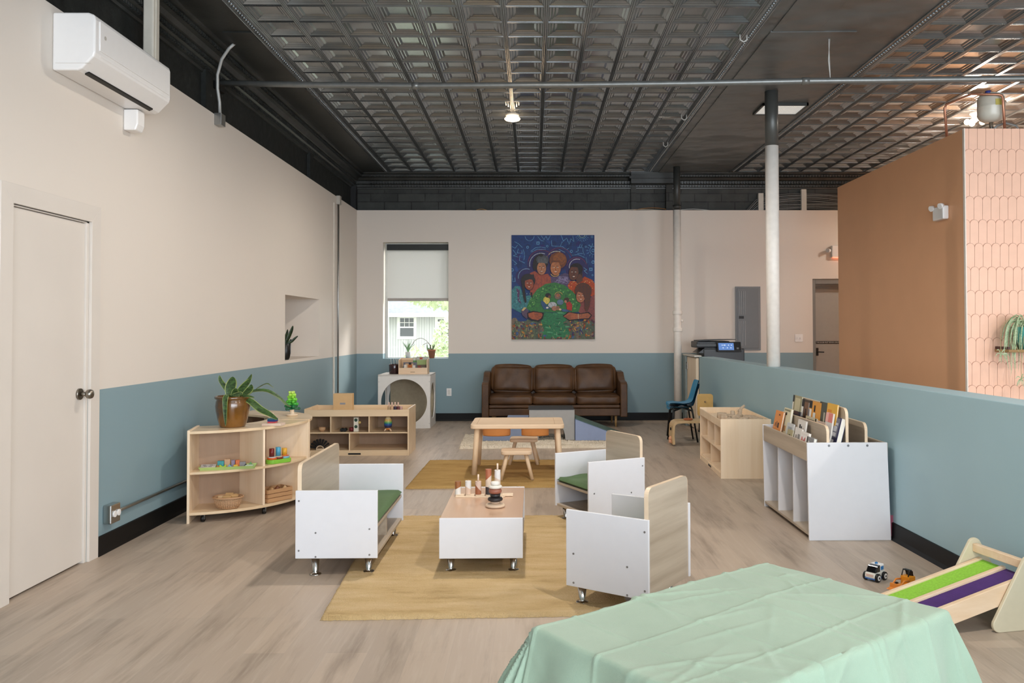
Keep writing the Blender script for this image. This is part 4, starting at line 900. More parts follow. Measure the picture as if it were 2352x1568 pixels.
def curved(label, a0, a1, front):
    am = R((a0+a1)/2); t = thing('curved_shelf', label, 'shelf', (CC[0]+.62*math.cos(am), CC[1]+.62*math.sin(am), 0), 0, 'curved birch shelves along the left wall')
    r0, r1 = .46, .81
    m = mb_(); sector(m, r0, r1, a0, a1, .645, .665); part('top', m, M_BIRCHX, t, bevel=.002)
    for z0, z1 in ((.35, .368), (.056, .076)):
        m = mb_(); sector(m, r0+.008, r1-.012, a0+.5, a1-.5, z0, z1); part('shelf_board', m, M_BIRCHX, t, bevel=.002)
    if front:
        m = mb_(); sector(m, r0, r0+.008, a0+.5, a1-.5, .058, .644); part('back_panel', m, M_HARD, t)
    else:
        m = mb_(); sector(m, r1-.026, r1-.018, a0+.5, a1-.5, .058, .644); part('back_panel', m, M_HARD, t)
    for a in (a0, (a0+a1)/2+.0, a1):
        if a in (a0, a1): m = mb_(); radial(m, r0-.004, r1+.002, a, .018, 0.0 if a == a0 and front else .05, .672 if a == a0 and front else .645); part('side_panel', m, M_BIRCH, t, bevel=.002)
        else:
            for z0, z1 in ((.076, .35), (.368, .645)): m = mb_(); radial(m, r0+.01, r1-.014, a, .018, z0, z1); part('divider', m, M_BIRCH, t)
    for a in (a0+7, (a0+a1)/2+2, a1-8):
        for r in ((r1-.05,) if front else (r0+.05,)):
            x, y = CC[0]+r*math.cos(R(a)), CC[1]+r*math.sin(R(a))
            k = part('caster', mb_().cyl((x-.010, y, .024), (x+.010, y, .024), .024, n=20), M_BLACK, t)
            part('caster_fork', mb_().bb(x-.014, x+.014, y-.004, y+.02, .04, .055).bb(x+.0105, x+.0135, y-.008, y+.012, .018, .05), M_STEEL, k)
    return t
curved('curved birch shelf on casters facing the room, holding the big plant pot', -79, -1.2, True)
curved('curved birch shelf behind, closing the half ring, with the green stacking tree on top', 1.2, 84, False)

# ------------------------------------------------------------------ straight birch shelf with a tray top
def tray_shelf(label, M, W, D, H, ups, los, back, mat, ztray, loc, rot):
    t = thing('tray_top_shelf', label, 'shelf', loc, rot)
    th = .016
    def pt(name, *b, mt=mat, **k): m = mb_().bb(*b); return part(name, m, mt, t, bevel=.0015, w=False, **k)
    pt('side_panel', -W/2, -W/2+th, 0, D, 0, H); pt('side_panel', W/2-th, W/2, 0, D, 0, H)
    a, b = -W/2+th, W/2-th
    pt('front_rail', a, b, 0, .014, ztray-.02, H-.012); pt('back_rail', a, b, D-.014, D, ztray-.02, H-.004)
    pt('tray_board', a, b, .014, D-.014, ztray-.012, ztray)
    pt('shelf_board', a, b, .012, D-.02, .245, .26); pt('bottom_board', a, b, .012, D-.02, .045, .06)
    pt('toe_rail', a, b, .004, .018, .0, .045); pt('back_panel', a, b, D-.02, D-.015, .0, ztray, mt=back)
    for u in ups: pt('divider', -W/2+W*u-.007, -W/2+W*u+.007, .014, D-.02, .26, ztray-.012)
    for u in los: pt('divider', -W/2+W*u-.007, -W/2+W*u+.007, .014, D-.02, .06, .245)
    part('hand_slot', mb_().bb(-W/2+W*.42, -W/2+W*.54, .001, .005, .012, .03), M_BLACK, t, w=False, label='dark slot')
    return t
SH2 = tray_shelf('long birch shelf with tray top and five openings, in front of the back corner', None, 1.16, .54, .52, (.25, .617), (.43,), M_HARD, M_BIRCHX, .455, (-1.965, 9.32, 0), 0)
SH3 = tray_shelf('birch shelf with a tray of wooden blocks, in front of the blue partition', None, 1.21, .47, .555, (.34, .66), (.48,), M_BIRCH, M_BIRCH, .495, (1.772, 8.405, 0), R(-90-2.2))

# ------------------------------------------------------------------ white book display
BA = -1.2
t = BK = thing('book_display', 'white double-sided book display with tiered oak racks by the partition', 'bookshelf', (2.085, 6.055, 0), R(0))
nY, fY, b0, b1 = 5.515, 6.595, 1.815, 2.352
for y in (nY, fY-.016):
    part('side_panel', mb_().prism([(b0+.004, y, 0), (b1+.012, y, 0), (b1-.008, y, .645), (b0-.006, y, .645)], (0, .016, 0)), M_WHITE, t, bevel=.003)
part('base_board', mb_().bb(b0+.006, b1, nY+.017, fY-.017, .03, .046), M_OAK, t)
part('centre_panel', mb_().bb(2.075, 2.091, nY+.017, fY-.017, .046, .60), M_WHITE, t)
for y in (5.87, 6.23):
    part('divider', mb_().bb(b0+.012, 2.074, y, y+.014, .046, .535), M_WHITE, t); part('divider', mb_().bb(2.092, b1-.01, y, y+.014, .046, .535), M_WHITE, t)
part('rack_floor', mb_().bb(b0+.004, b1-.01, nY+.017, fY-.017, .520, .534), M_OAK, t)
for x in (b0-.002, b1-.014): part('rail', mb_().bb(x, x+.016, nY+.017, fY-.017, .520, .640), M_OAK, t, bevel=.002)
def rackboard(x, zt):
    L = fY-nY-.036; pts = [(-L/2, -.0), (L/2, -.0)]+[(p[0], p[1]+(zt-.54)/2) for p in rrect(L, zt-.54, .05) if p[1] > 0]
    b = part('rack_board', mb_().prism([(x-.009, 6.055+p[0], .536+p[1]) for p in pts], (.018, 0, 0)), M_OAK, t, bevel=.002)
    e = mb_(); q = pts[1:]
    for a_, b_ in zip(q, q[1:]+pts[:1]): e.add([(x-.0095, 6.055+a_[0]*1.0008, .5366+a_[1]), (x+.0095, 6.055+a_[0]*1.0008, .5366+a_[1]), (x+.0095, 6.055+b_[0]*1.0008, .5366+b_[1]), (x-.0095, 6.055+b_[0]*1.0008, .5366+b_[1])], [(0, 1, 2, 3)])
    part('edge_band', e, M_EDGE, b)
rackboard(1.955, .755); rackboard(2.083, .872); rackboard(2.21, .775)
for x in (1.955, 2.083, 2.21): part('screw', mb_().cyl((x, nY-.0015, .625), (x, nY+.001, .625), .008, n=12), P('#8a8a8c', .35, .8), t)
# ------------------------------------------------------------------ books
def book(label, x, y, z, wy, h, th, lean, base, art, rz=0, cat='book', group='books in the white display', spine=None):
    # cover faces -X; y is the near edge centre; lean tips the top towards +X
    t = thing('book', label, cat, (x, y, z), rz, group)
    M = Matrix.Rotation(R(lean), 4, 'Y')
    m = mb_().col(spine or base); m.bb(0, .003, -wy/2, wy/2, 0, h); m.bb(th-.003, th, -wy/2, wy/2, 0, h); m.bb(0, th, wy/2-.003, wy/2, 0, h)
    m.col(base).bb(-.0006, 0, -wy/2, wy/2, 0, h)
    k = 0
    for c, a0, a1, b0_, b1_ in art:      # fractions from far edge (0) to near edge (1) and bottom to top
        k += 1; m.col(c); X = -.0008-.0004*k
        m.add([(X, wy/2-a0*wy, b0_*h), (X, wy/2-a1*wy, b0_*h), (X, wy/2-a1*wy, b1_*h), (X, wy/2-a0*wy, b1_*h)], [(0, 1, 2, 3)])
    m.xf(M); part('cover', m, MC, t, w=False)
    p = mb_().bb(.003, th-.003, -wy/2+.002, wy/2-.003, .003, h-.003).xf(M); part('pages', p, P('#e9e4d8', .7), t, w=False)
    return t
B0 = .536
K = '#1b1a1c'
book('orange board book with dark line drawings at the far end of the front rack', 1.850, 6.42, B0, .19, .235, .014, 12, '#dd8f4c',
     [(K, .22, .30, .48, .60), (K, .40, .46, .46, .66), (K, .56, .72, .46, .62), (K, .2, .38, .18, .28), (K, .5, .72, .14, .26), (K, .55, .68, .86, .9)])
book('cream book with small dark animals, behind the orange one', 1.880, 6.30, B0, .17, .265, .016, 10, '#d9d2b4', [(K, .3, .5, .8, .88), ('#b9895a', .3, .6, .35, .5), ('#8c8a70', .1, .9, .92, .97)])
book('small pale grey picture book in the front rack beside the cream one', 1.850, 6.09, B0, .15, .175, .010, 10, '#c9cbcc', [('#9aa0a4', .2, .8, .6, .85), ('#e4e2dc', .2, .8, .2, .5)])
book('small olive book with a black curl mark low in the front rack', 1.835, 6.03, B0, .12, .135, .010, 10, '#b3a883', [(K, .35, .65, .45, .75), ('#b3a883', .45, .6, .45, .62), (K, .3, .7, .2, .26)])
book('white picture book with black cover figures standing in the front rack', 1.880, 5.93, B0, .17, .215, .012, 9, '#ded9d2', [(K, .25, .42, .55, .85), ('#33302f', .46, .60, .55, .8), ('#b9a99a', .68, .9, .5, .75), ('#c9c2ba', .1, .9, .1, .4)])
book('white book with grey sketched animals in front of the figure book', 1.845, 5.88, B0, .15, .165, .010, 10, '#e2ddd8', [('#a39c95', .15, .4, .3, .7), ('#8f8a86', .5, .8, .3, .75), ('#c7b9a8', .3, .6, .1, .25)])
bm = book('white book with a big red letter M on the cover', 1.838, 5.735, B0, .17, .155, .014, 12, '#ece8e4', [('#e6e0da', .1, .9, .86, .92)])
M_RED = P('#c9605c', .5)
text_mesh('cover_letter', 'M', .115, _MW[bm] @ Matrix.Rotation(R(12), 4, 'Y') @ Matrix.Translation((-.0022, .01, .075)) @ Matrix.Rotation(R(-90), 4, 'Z') @ Matrix.Rotation(R(90), 4, 'X'), M_RED, bm)
book('black and white photo book at the near end of the front rack', 1.840, 5.60, B0, .13, .135, .022, 10, '#8f9092', [(K, .45, .8, .3, .7), ('#d8d8d6', .2, .45, .45, .8), (K, 0, .12, 0, 1), ('#5a5b5e', .5, .9, .05, .25)])
Z2 = B0
book('tall magazine with pale olive cover at the far end of the upper rack', 2.012, 6.47, Z2, .21, .345, .010, 7, '#a59f7e', [('#35393a', 0, .2, .85, 1), ('#f0ede6', .02, .12, 0, .84), ('#c9c2a0', .3, .9, .3, .95), ('#6d6a52', .45, .6, .2, .6)])
book('tall book with black corner and brown photo, second along the upper rack', 2.018, 6.27, Z2, .21, .33, .010, 7, '#4a3a2c', [(K, 0, .3, .84, 1), ('#f0ede6', .05, .25, .2, .83), ('#7d5b42', .35, .75, .3, .95), ('#3a2a20', .45, .6, .4, .8), ('#a39a95', .78, 1, .1, .95), ('#1c1a30', 0, 1, 0, .12)])
bo = book('tall orange book with two figures in white dresses, middle of the upper rack', 2.010, 6.05, Z2, .24, .335, .010, 7, '#dd9a3f', [(K, 0, .26, .84, 1), ('#f0ede6', .04, .24, .02, .82), ('#23304a', 0, .05, 0, .8),
     ('#2a1c16', .44, .56, .78, .92), ('#d9dcda', .40, .62, .42, .76), ('#2a1c16', .44, .48, .14, .42), ('#2a1c16', .54, .58, .12, .42), ('#5a2c22', .78, .86, .56, .64), ('#e6dcd6', .75, .88, .38, .56), ('#2a1c16', .78, .81, .16, .38), (K, 0, 1, 0, .05)])
book('tall grey-green book with a pale figure, next to the yellow one', 2.014, 5.86, Z2, .21, .345, .010, 7, '#4d5148', [('#33363a', 0, .2, .86, 1), ('#efe9e2', .03, .16, .02, .82), ('#b3b09c', .45, .6, .6, .8), ('#7a7f70', .5, .7, .2, .6), (K, .55, .7, .1, .25)])
by = book('tall yellow book with orange block lettering in the upper rack', 2.010, 5.71, Z2, .19, .35, .010, 7, '#e2b044', [('#d98a2e', .1, .5, .78, .88), ('#d98a2e', .1, .35, .6, .70), ('#d98a2e', .1, .45, .38, .52), ('#d98a2e', .1, .5, .22, .32), ('#a3371f', 0, .5, 0, .16)])
book('dark navy low book lying in front of the tall magazines', 1.985, 6.38, Z2, .22, .235, .008, 6, '#2a2433', [('#4a2a22', .0, .8, .9, 1), ('#3a4a70', .5, .9, .7, .85)])
book('cream book with a long low drawing, in front of the orange book', 1.985, 6.02, Z2, .24, .225, .008, 6, '#cfc4a6', [('#4a4238', .15, .8, .78, .92), (K, .86, .95, .7, 1)])
book('pale pink low book with a brown mark in the upper rack', 1.990, 5.82, Z2, .17, .215, .008, 6, '#d8c0b2', [('#3a2a26', .25, .45, .78, .92)])
book('white book with a pink top and grey flower drawing near the upper rack end', 1.985, 5.70, Z2, .13, .29, .012, 9, '#dedad6', [('#e0867c', 0, 1, .78, 1), ('#f0b9b0', 0, .4, .78, 1), ('#8f8a86', .35, .5, .2, .6), ('#a3a35a', 0, 1, 0, .1)])
bn = book('thick navy book with white block title at the near end of the upper rack', 1.985, 5.60, Z2, .12, .275, .036, 14, '#2b2b55', [('#6f7286', .0, .9, .5, .97), ('#c3c5cc', .2, .7, .52, .62), ('#c3c5cc', .2, .7, .65, .78), ('#c3c5cc', .25, .75, .80, .86), ('#e2e2e6', .2, .62, .34, .44), ('#b9bbc4', .2, .7, .22, .27), ('#9a9cad', .35, .6, .08, .12)])
single('book', mb_().col('#8c4a5c').bb(2.368, 2.393, 5.536, 5.541, 0, .16).bb(2.368, 2.374, 5.54, 5.70, .0, .16).bb(2.388, 2.393, 5.54, 5.70, .0, .16).col('#e6dcd6').bb(2.374, 2.388, 5.545, 5.695, .003, .155), MC, 'thin maroon book standing on the floor between the display and the partition', 'book')

# ------------------------------------------------------------------ blocks in the tray on the right birch shelf
bl = [('wooden arch-shaped block', 0), ('wooden log slice', 1), ('short wooden branch', 2), ('wooden cube block', 3), ('long wooden bark strip', 4)]
Ms = _MW[SH3]; rnd = random.Random(4); kinds = ('round-topped', 'squat log', 'branch', 'cube', 'bark strip')
M_WB = wood('weathered_wood_blocks', '#d8c4aa', '#b09a84', 'Z', 2, .7)
spots = [(.52, .13), (.46, .24), (.40, .12), (.40, .34), (.33, .22), (.28, .10), (.27, .33), (.20, .20), (.14, .12), (.12, .30), (.06, .22), (.02, .12), (-.04, .30), (.50, .36), (.22, .40)]
lab = ['wooden block nearest the front end of the block tray', 'rounded log slice among the near blocks in the tray', 'pale wooden block at the tray edge facing the room', 'log slice by the partition side of the block tray', 'flat bark piece in the middle of the block tray', 'pale stick lying along the room side of the block tray', 'thick branch piece at the middle of the block tray', 'small cube among the sticks in the block tray', 'stick end pointing to the camera in the block tray', 'wedge of wood on the partition side, middle of the tray', 'upright log stump in the block tray', 'long thin stick at the far half of the block tray', 'forked piece rising at the far part of the block tray', 'round block in the near corner by the partition', 'bark strip along the partition side of the block tray']
for i, ((u, v), l) in enumerate(zip(spots, lab)):
    c = Ms @ Vector((u, v, .497)); m = mb_(); a = rnd.uniform(0, PI); k = i % 5
    if k in (0, 3): m.box((c.x, c.y, c.z+.03), (.10, .065, .06), a)
    elif k == 1: m.cyl((c.x, c.y, c.z), (c.x, c.y, c.z+.06), .05, .047, 14)
    elif k == 2: d = Vector((math.cos(a), math.sin(a), 0))*.08; m.cyl(c-d+Vector((0, 0, .028)), c+d+Vector((0, 0, .036)), .027, .023, 10)
    else: d = Vector((math.cos(a), math.sin(a), 0))*.085; m.prism([c-d, c-d+Vector((0, 0, .03)), c+Vector((0, 0, .055)), c+d+Vector((0, 0, .025)), c+d], Vector((-math.sin(a), math.cos(a), 0))*.05)
    if i in (10, 12): m = mb_().cyl((c.x, c.y, c.z), (c.x+.01*(i-10), c.y, c.z+.085), .024, .02, 14)
    if i == 12: m.tube([(c.x, c.y, c.z+.06), (c.x+.03, c.y, c.z+.10), (c.x+.06, c.y-.01, c.z+.13)], [.018, .015, .012], 8)
    single('wooden_block', m, M_WB, l, 'block', group='natural wooden blocks in the tray', bevel=.004 if k in (0, 3) else 0)
c = Ms @ Vector((-.33, .36, .497)); single('wooden_bridge_block', mb_().box((c.x, c.y, c.z+.03), (.13, .03, .06), R(90)), M_BIRCH, 'pale flat block against the far end of the block tray', 'block', bevel=.01)
c = Ms @ Vector((.44, .12, .26)); single('stone', mb_().sphere((c.x, c.y, c.z+.016), .034, 14, .47), P('#5c574f', .5), 'dark flat stone on the middle shelf of the block-tray shelf', 'stone')

# ------------------------------------------------------------------ blue chairs, bentwood seat, printer
def shell_chair(z, dx, label):
    t = thing('plastic_chair', label, 'chair', (1.86+dx, 10.45, z), 0, 'stacked blue chairs')
    m = mb_(); W = .30
    cp = [(-.175, .405), (-.165, .425), (-.10, .43), (0, .42), (.08, .43), (.125, .47), (.15, .55), (.175, .64), (.195, .70), (.20, .715)]
    def fn(u, v, off):
        f = u*(len(cp)-1); i = min(int(f), len(cp)-2); q = f-i; x = cp[i][0]*(1-q)+cp[i+1][0]*q; zz = cp[i][1]*(1-q)+cp[i+1][1]*q
        ww = W*(1-.25*max(0, (u-.85)/.15)**2-.12*max(0, (.12-u)/.12)); k = (2*v-1); lip = .012*k**4
        return (x+(off if u > .5 else 0)-(.0 if u < .5 else lip), k*ww/2, zz+(-off if u <= .55 else 0)+(lip if u < .5 else 0))
    m.grid(lambda u, v: fn(u, v, 0), 28, 14); m.grid(lambda u, v: fn(u, v, .008), 28, 14)
    part('shell', m, P('#2583ad', .4, nz=.02), t, w=False, smooth=True)
    for s in (-1, 1):
        for a, b in ((-.12, -.155), (.10, .165)):
            part('leg', mb_().tube([(a*.5, s*.07, .40), (a, s*.115, .385), (a+(b-a)*.15, s*.13, .35), (b, s*.15, .0)], .0105, 8), M_BLACK, t, w=False)
    part('underframe', mb_().tube([(-.10, -.11, .395), (0, 0, .41), (-.10, .11, .395)], .009, 8).tube([(.08, -.11, .395), (0, 0, .41), (.08, .11, .395)], .009, 8), M_BLACK, t, w=False)
shell_chair(0, 0, 'lower blue plastic child chair in the stack by the partition')
shell_chair(.045, -.008, 'upper blue plastic child chair, on top of the other')
t = thing('bentwood_chair', 'pale bentwood toddler chair with toys fixed on it, beside the blue chairs', 'chair', (1.90, 10.08, 0))
def bent(pts, w, y, th):
    pts = [Vector((a, 0, b)) for a, b in pts]; m = mb_(); out = []
    for i, p in enumerate(pts):
        d = (pts[min(i+1, len(pts)-1)]-pts[max(i-1, 0)]).normalized(); n = Vector((-d.z, 0, d.x)); out.append((p+n*th/2, p-n*th/2))
    vs = []
    for a, b in out: vs += [(a.x, y-w/2, a.z), (a.x, y+w/2, a.z), (b.x, y+w/2, b.z), (b.x, y-w/2, b.z)]
    fs = [(0, 1, 2, 3)]+[(4*i+k, 4*i+(k+1) % 4, 4*i+4+(k+1) % 4, 4*i+4+k) for i in range(len(out)-1) for k in range(4)]+[tuple(len(vs)-4+k for k in (3, 2, 1, 0))]
    return m.add(vs, fs)
arcp = [(1.675, .02), (1.665, .12), (1.672, .21)]+[(1.735+.063*math.cos(R(a)), .225+.06*math.sin(R(a))) for a in (170, 150, 130, 110, 95)]+[(1.80, .287), (2.05, .29)]
part('bent_seat', bent(arcp, .26, 10.08, .03), wood('yellow_bentwood', '#dcc096', '#cba878', 'Z', 1, .4), t, bevel=.003)
part('rear_leg', mb_().bb(2.03, 2.06, 9.97, 10.19, 0, .28), M_BIRCH, t)
pts = [p for p in rrect(.19, .27, .035)]
part('backrest', mb_().prism([(2.085+p[0], 10.12+.1*0, .475+p[1]) for p in pts], (0, .022, 0)), P('#d3a962', .45, nz=.06), t, bevel=.004)
part('smile_patch', mb_().prism([(2.085+p[0]*.6, 10.119, .40+p[1]*.16) for p in pts], (0, -.003, 0)), P('#8f9a82', .6), t)
part('peg', mb_().cyl((2.08, 10.12, .515), (2.08, 10.10, .515), .01), P('#8c7355', .5), t)
part('round_hole', mb_().cyl((1.652, 10.04, .20), (1.642, 10.04, .20), .017), M_BLACK, t)
part('fixed_toy', mb_().sphere((1.648, 10.04, .085), .028, 12).cyl((1.66, 10.04, .05), (1.625, 10.04, .05), .022), P('#dba27e', .5), t)
single('toy_ring', mb_().lathe([(.018, 0), (.05, 0), (.058, .008), (.05, .017), (.02, .018), (.018, 0)], (1.86, 10.05, .306), 22), P('#b0653e', .4), 'reddish-brown wooden ring lying on the bentwood chair', 'toy')
t = thing('printer', 'black office printer with a lit blue touch screen behind the partition', 'printer', (2.62, 11.9, .9))
MPK = P('#1f2123', .4); MPD = P('#33363a', .45)
part('body', mb_().bb(2.40, 2.98, 11.75, 12.25, .60, 1.12), MPK, t, bevel=.01)
part('cabinet', mb_().bb(2.40, 2.98, 11.78, 12.25, 0, .60), P('#c9c4bb', .5), t, bevel=.005)
part('scanner_lid', mb_().bb(2.31, 2.78, 11.78, 12.22, 1.13, 1.225), MPD, t, bevel=.014)
part('paper_feeder', mb_().bb(2.30, 2.62, 11.74, 12.15, 1.15, 1.19).prism([(2.33, 11.76, 1.225), (2.60, 11.76, 1.235), (2.86, 11.76, 1.245), (2.86, 11.76, 1.252), (2.55, 11.76, 1.25), (2.33, 11.76, 1.24)], (0, .35, 0)), MPK, t, bevel=.004)
part('arm', mb_().prism([(2.33, 11.76, 1.06), (2.42, 11.76, 1.13), (2.80, 11.76, 1.13), (2.80, 11.76, 1.02)], (0, .45, 0)), MPK, t)
Mt = Matrix.Translation((2.75, 11.70, 1.145)) @ Matrix.Rotation(R(-22), 4, 'X')
pn = part('control_panel', mb_().box((0, 0, 0), (.34, .03, .145)).xf(Mt), MPK, t, bevel=.008)
sm_ = N('lit_blue_screen'); sm_.b.inputs['Emission Color'].default_value = (*h2('#5f82bd'), 1); sm_.b.inputs['Emission Strength'].default_value = .9
part('screen', mb_().box((-.045, -.0165, .0), (.215, .002, .105)).xf(Mt), sm_.done(h2('#33415c'), .3), pn)
for i, (dx, dz) in enumerate(((-.10, .02), (-.075, .02), (-.06, .02), (-.01, .02), (.03, .02), (-.09, -.02), (-.03, -.02), (.02, -.02))):
    part('screen_icon', mb_().box((dx-.0, -.018, dz), (.012, .001, .008)).xf(Mt), emis('icon_white', (.8, .88, 1), .9), pn)
for dz in (-.02, -.035): part('key', mb_().box((.115, -.0165, dz), (.03, .003, .009)).xf(Mt), P('#8d9094', .5), pn)

# ------------------------------------------------------------------ activity ramp, toy vehicles
t = RP = thing('climbing_ramp', 'small wooden toddler ramp with lime and purple mats between rounded side panels', 'play ramp', (2.26, 4.03, 0))
u = Vector((-.979, -.204, 0)); v = Vector((.204, -.979, 0)); O = Vector((2.232, 4.215, 0))
def side(c, label=None):
    pts = []
    def arcp_(x, z, r, a0, a1): return [(x+r*math.cos(R(a0+(a1-a0)*i/8)), z+r*math.sin(R(a0+(a1-a0)*i/8))) for i in range(9)]
    prof_ = arcp_(.165, .035, .035, 200, 270)[::1]+[(0, 0)]+arcp_(-.165, .035, .035, 270, 340)+arcp_(0, .302, .038, 340, 560)[:9]
    prof_ = arcp_(.165, .035, .035, -90, 22)+arcp_(0, .302, .038, 22, 158)+arcp_(-.165, .035, .035, 158, 270)
    m = mb_().prism([c+u*(-x)+Vector((0, 0, z)) for x, z in prof_], v*.018)
    return part('side_panel', m, M_SIDE, t, bevel=.004, label=label)
M_SIDE = P('#cfc4a8', .5, nz=.03)
side(O+v*(-.018)); side(O+v*.335)
a0 = O+Vector((0, 0, .295)); part('handrail', mb_().box(a0+v*.167-Vector((0, 0, .002)), (.030, .334, .042), math.atan2(v.y, v.x)-PI/2), M_PINE, t, bevel=.004)
sl = Vector((-.95, -.195, -.252)).normalized(); nn = sl.cross(v).normalized(); nn = nn if nn.z > 0 else -nn
up = O+Vector((0, 0, .232))+u*(-.02)
Lr = .93
for k, w0, w1, zz in ((0, .006, .030, 1), (1, .160, .186, 1), (2, .304, .330, 1)):
    b = [up+v*w0, up+v*w1]; m = mb_(); hgt = nn*.016 if k < 2 else nn*.014
    p = [b[0]-nn*(.04 if k != 1 else .0), b[1]-nn*(.04 if k != 1 else .0), b[1]+hgt, b[0]+hgt]
    if k == 2: p = [b[0]-nn*.075, b[1]-nn*.075, b[1]+hgt, b[0]+hgt]
    m.prism(p, sl*(Lr)); part('rail', m, M_PINE, t, bevel=.003)
m = mb_().prism([up+v*.03-nn*.012, up+v*.304-nn*.012, up+v*.304-nn*.002, up+v*.03-nn*.002], sl*Lr); part('ramp_board', m, M_BIRCHX, t)
part('lime_mat', mb_().prism([up+v*.031, up+v*.159, up+v*.159+nn*.006, up+v*.031+nn*.006], sl*Lr), P('#8fc83e', .85, nz=.12, scale=90, bump=.5), t, label='lime green mat')
m = mb_(); n = 110
m.prism([up+v*.187, up+v*.303, up+v*.303+nn*.003, up+v*.187+nn*.003], sl*Lr)
for i in range(n): p = up+sl*(Lr*(i+.5)/n); m.prism([p+v*.188+nn*.003-sl*.0025, p+v*.188+nn*.003+sl*.0025, p+v*.188+nn*.0055], v*.114)
part('purple_mat', m, P('#4c2a72', .6, nz=.1), t, label='ribbed purple mat')
for z in (.302, .19): 
    p = O+v*.353+Vector((0, 0, z)); part('bolt', mb_().cyl(p-v*.001, p+v*.002, .006, n=12), M_BLACK, t)

def wheel(t, c, ax, r, w, rim=True):
    k = part('wheel', mb_().cyl(Vector(c)-ax*w/2, Vector(c)+ax*w/2, r, n=24), M_BLACK, t, w=False, bevel=.002)
    if rim: part('rim', mb_().cyl(Vector(c)+ax*(w/2), Vector(c)+ax*(w/2+.0015), r*.62, n=20).cyl(Vector(c)-ax*(w/2), Vector(c)-ax*(w/2+.0015), r*.62, n=20), M_PLASTIC, k, w=False); part('hub', mb_().cyl(Vector(c)+ax*(w/2+.0015), Vector(c)+ax*(w/2+.003), r*.25, n=12), M_BLACK, k, w=False)
t = thing('toy_police_car', 'small white toy police car with black windscreen and blue roof light', 'toy car', (1.905, 4.66, 0), R(218))
M_TW = P('#dfdcd2', .35); M_TB = P('#2473b0', .35)
part('body', mb_().prism([(-.05, -.03, .016), (.055, -.03, .016), (.06, -.03, .025), (.055, -.03, .048), (-.05, -.03, .052)], (0, .06, 0)), M_TW, t, w=False, bevel=.005)
part('blue_skirt', mb_().bb(-.048, .0575, -.0305, .0305, .012, .022), P('#3f6fb5', .4), t, w=False, bevel=.002)
part('windscreen', mb_().prism([(.050, -.029, .048), (.026, -.029, .082), (-.004, -.029, .086), (-.004, -.029, .048)], (0, .058, 0)), P('#08080a', .15, coat=.5), t, w=False, bevel=.004, label='black windscreen')
part('cabin', mb_().bb(-.042, -.002, -.030, .030, .050, .088), M_PLASTIC, t, w=False, bevel=.005)
for s in (-1, 1): part('window', mb_().bb(-.034, -.005, s*.0302-.001, s*.0302+.001, .058, .078), M_TB, t, w=False, bevel=.0008)
part('roof_light', mb_().sphere((-.012, 0, .089), .009, 12, .9), M_TB, t, w=False)
for x in (-.033, .036):
    for s in (-1, 1): wheel(t, (x, s*.036, .023), Vector((0, s, 0)), .023, .014)
part('grille_print', mb_().bb(.0585, .0605, -.02, .02, .030, .040), P('#d8b3a5', .5), t, w=False)
t = thing('toy_loader', 'yellow toy front loader with a black cab frame, next to the police car', 'toy car', (2.00, 4.50, 0), R(208))
M_Y = P('#e39320', .4, nz=.02)
part('body', mb_().bb(-.05, .002, -.028, .028, .022, .066), M_Y, t, w=False, bevel=.004)
part('chassis', mb_().bb(-.05, .06, -.02, .02, .014, .026), M_Y, t, w=False, bevel=.002)
part('cab_frame', mb_().tube([(.0, -.02, .066), (-.012, -.02, .098), (-.03, -.02, .094), (-.04, -.02, .066)], .003, 6).tube([(.0, .02, .066), (-.012, .02, .098), (-.03, .02, .094), (-.04, .02, .066)], .003, 6).bb(-.03, -.010, -.02, .02, .094, .099).bb(-.04, -.036, -.02, .02, .066, .09), M_BLACK, t, w=False)
part('loader_arm', mb_().tube([(.0, -.026, .046), (.04, -.026, .05), (.075, -.026, .018)], .005, 6).tube([(.0, .026, .046), (.04, .026, .05), (.075, .026, .018)], .005, 6), P('#e08a35', .4), t, w=False)
part('bucket', mb_().prism([(.066, -.036, .004), (.105, -.036, .004), (.10, -.036, .008), (.078, -.036, .012), (.074, -.036, .034), (.066, -.036, .034)], (0, .072, 0)), P('#e08a35', .4), t, w=False, bevel=.001)
for x in (-.034, .03):
    for s in (-1, 1): wheel(t, (x, s*.031, .016), Vector((0, s, 0)), .016, .010, False)

# ------------------------------------------------------------------ green tablecloth over the near table
FLc, FRc, BRc = Vector((.012, 2.26, 0)), Vector((.784, 2.85, 0)), Vector((1.2, 2.4, 0))
ux = (FRc-FLc).normalized(); uy = Vector((ux.y, -ux.x, 0)); TL, TW, TH = .975, .61, .6
cen = FLc+ux*TL/2+uy*TW/2
tb = thing('low_table', 'low rectangular table hidden under the mint green cloth', 'table', (cen.x, cen.y, 0), math.atan2(ux.y, ux.x))
part('table_top', mb_().bb(-TL/2+.004, TL/2-.004, -TW/2+.004, TW/2-.004, TH-.03, TH-.004), M_WHITE, tb, w=False)
for sx in (-1, 1):
    for sy in (-1, 1): part('leg', mb_().cyl((sx*(TL/2-.06), sy*(TW/2-.06), TH-.03), (sx*(TL/2-.06), sy*(TW/2-.06), 0), .018), M_STEEL, tb, w=False)
rn = random.Random(11)
wr = [(rn.uniform(-.5, .5), rn.uniform(-.4, .4), rn.uniform(0, PI), rn.uniform(.06, .22), rn.uniform(.0012, .0042)) for _ in range(46)]
ov = .50
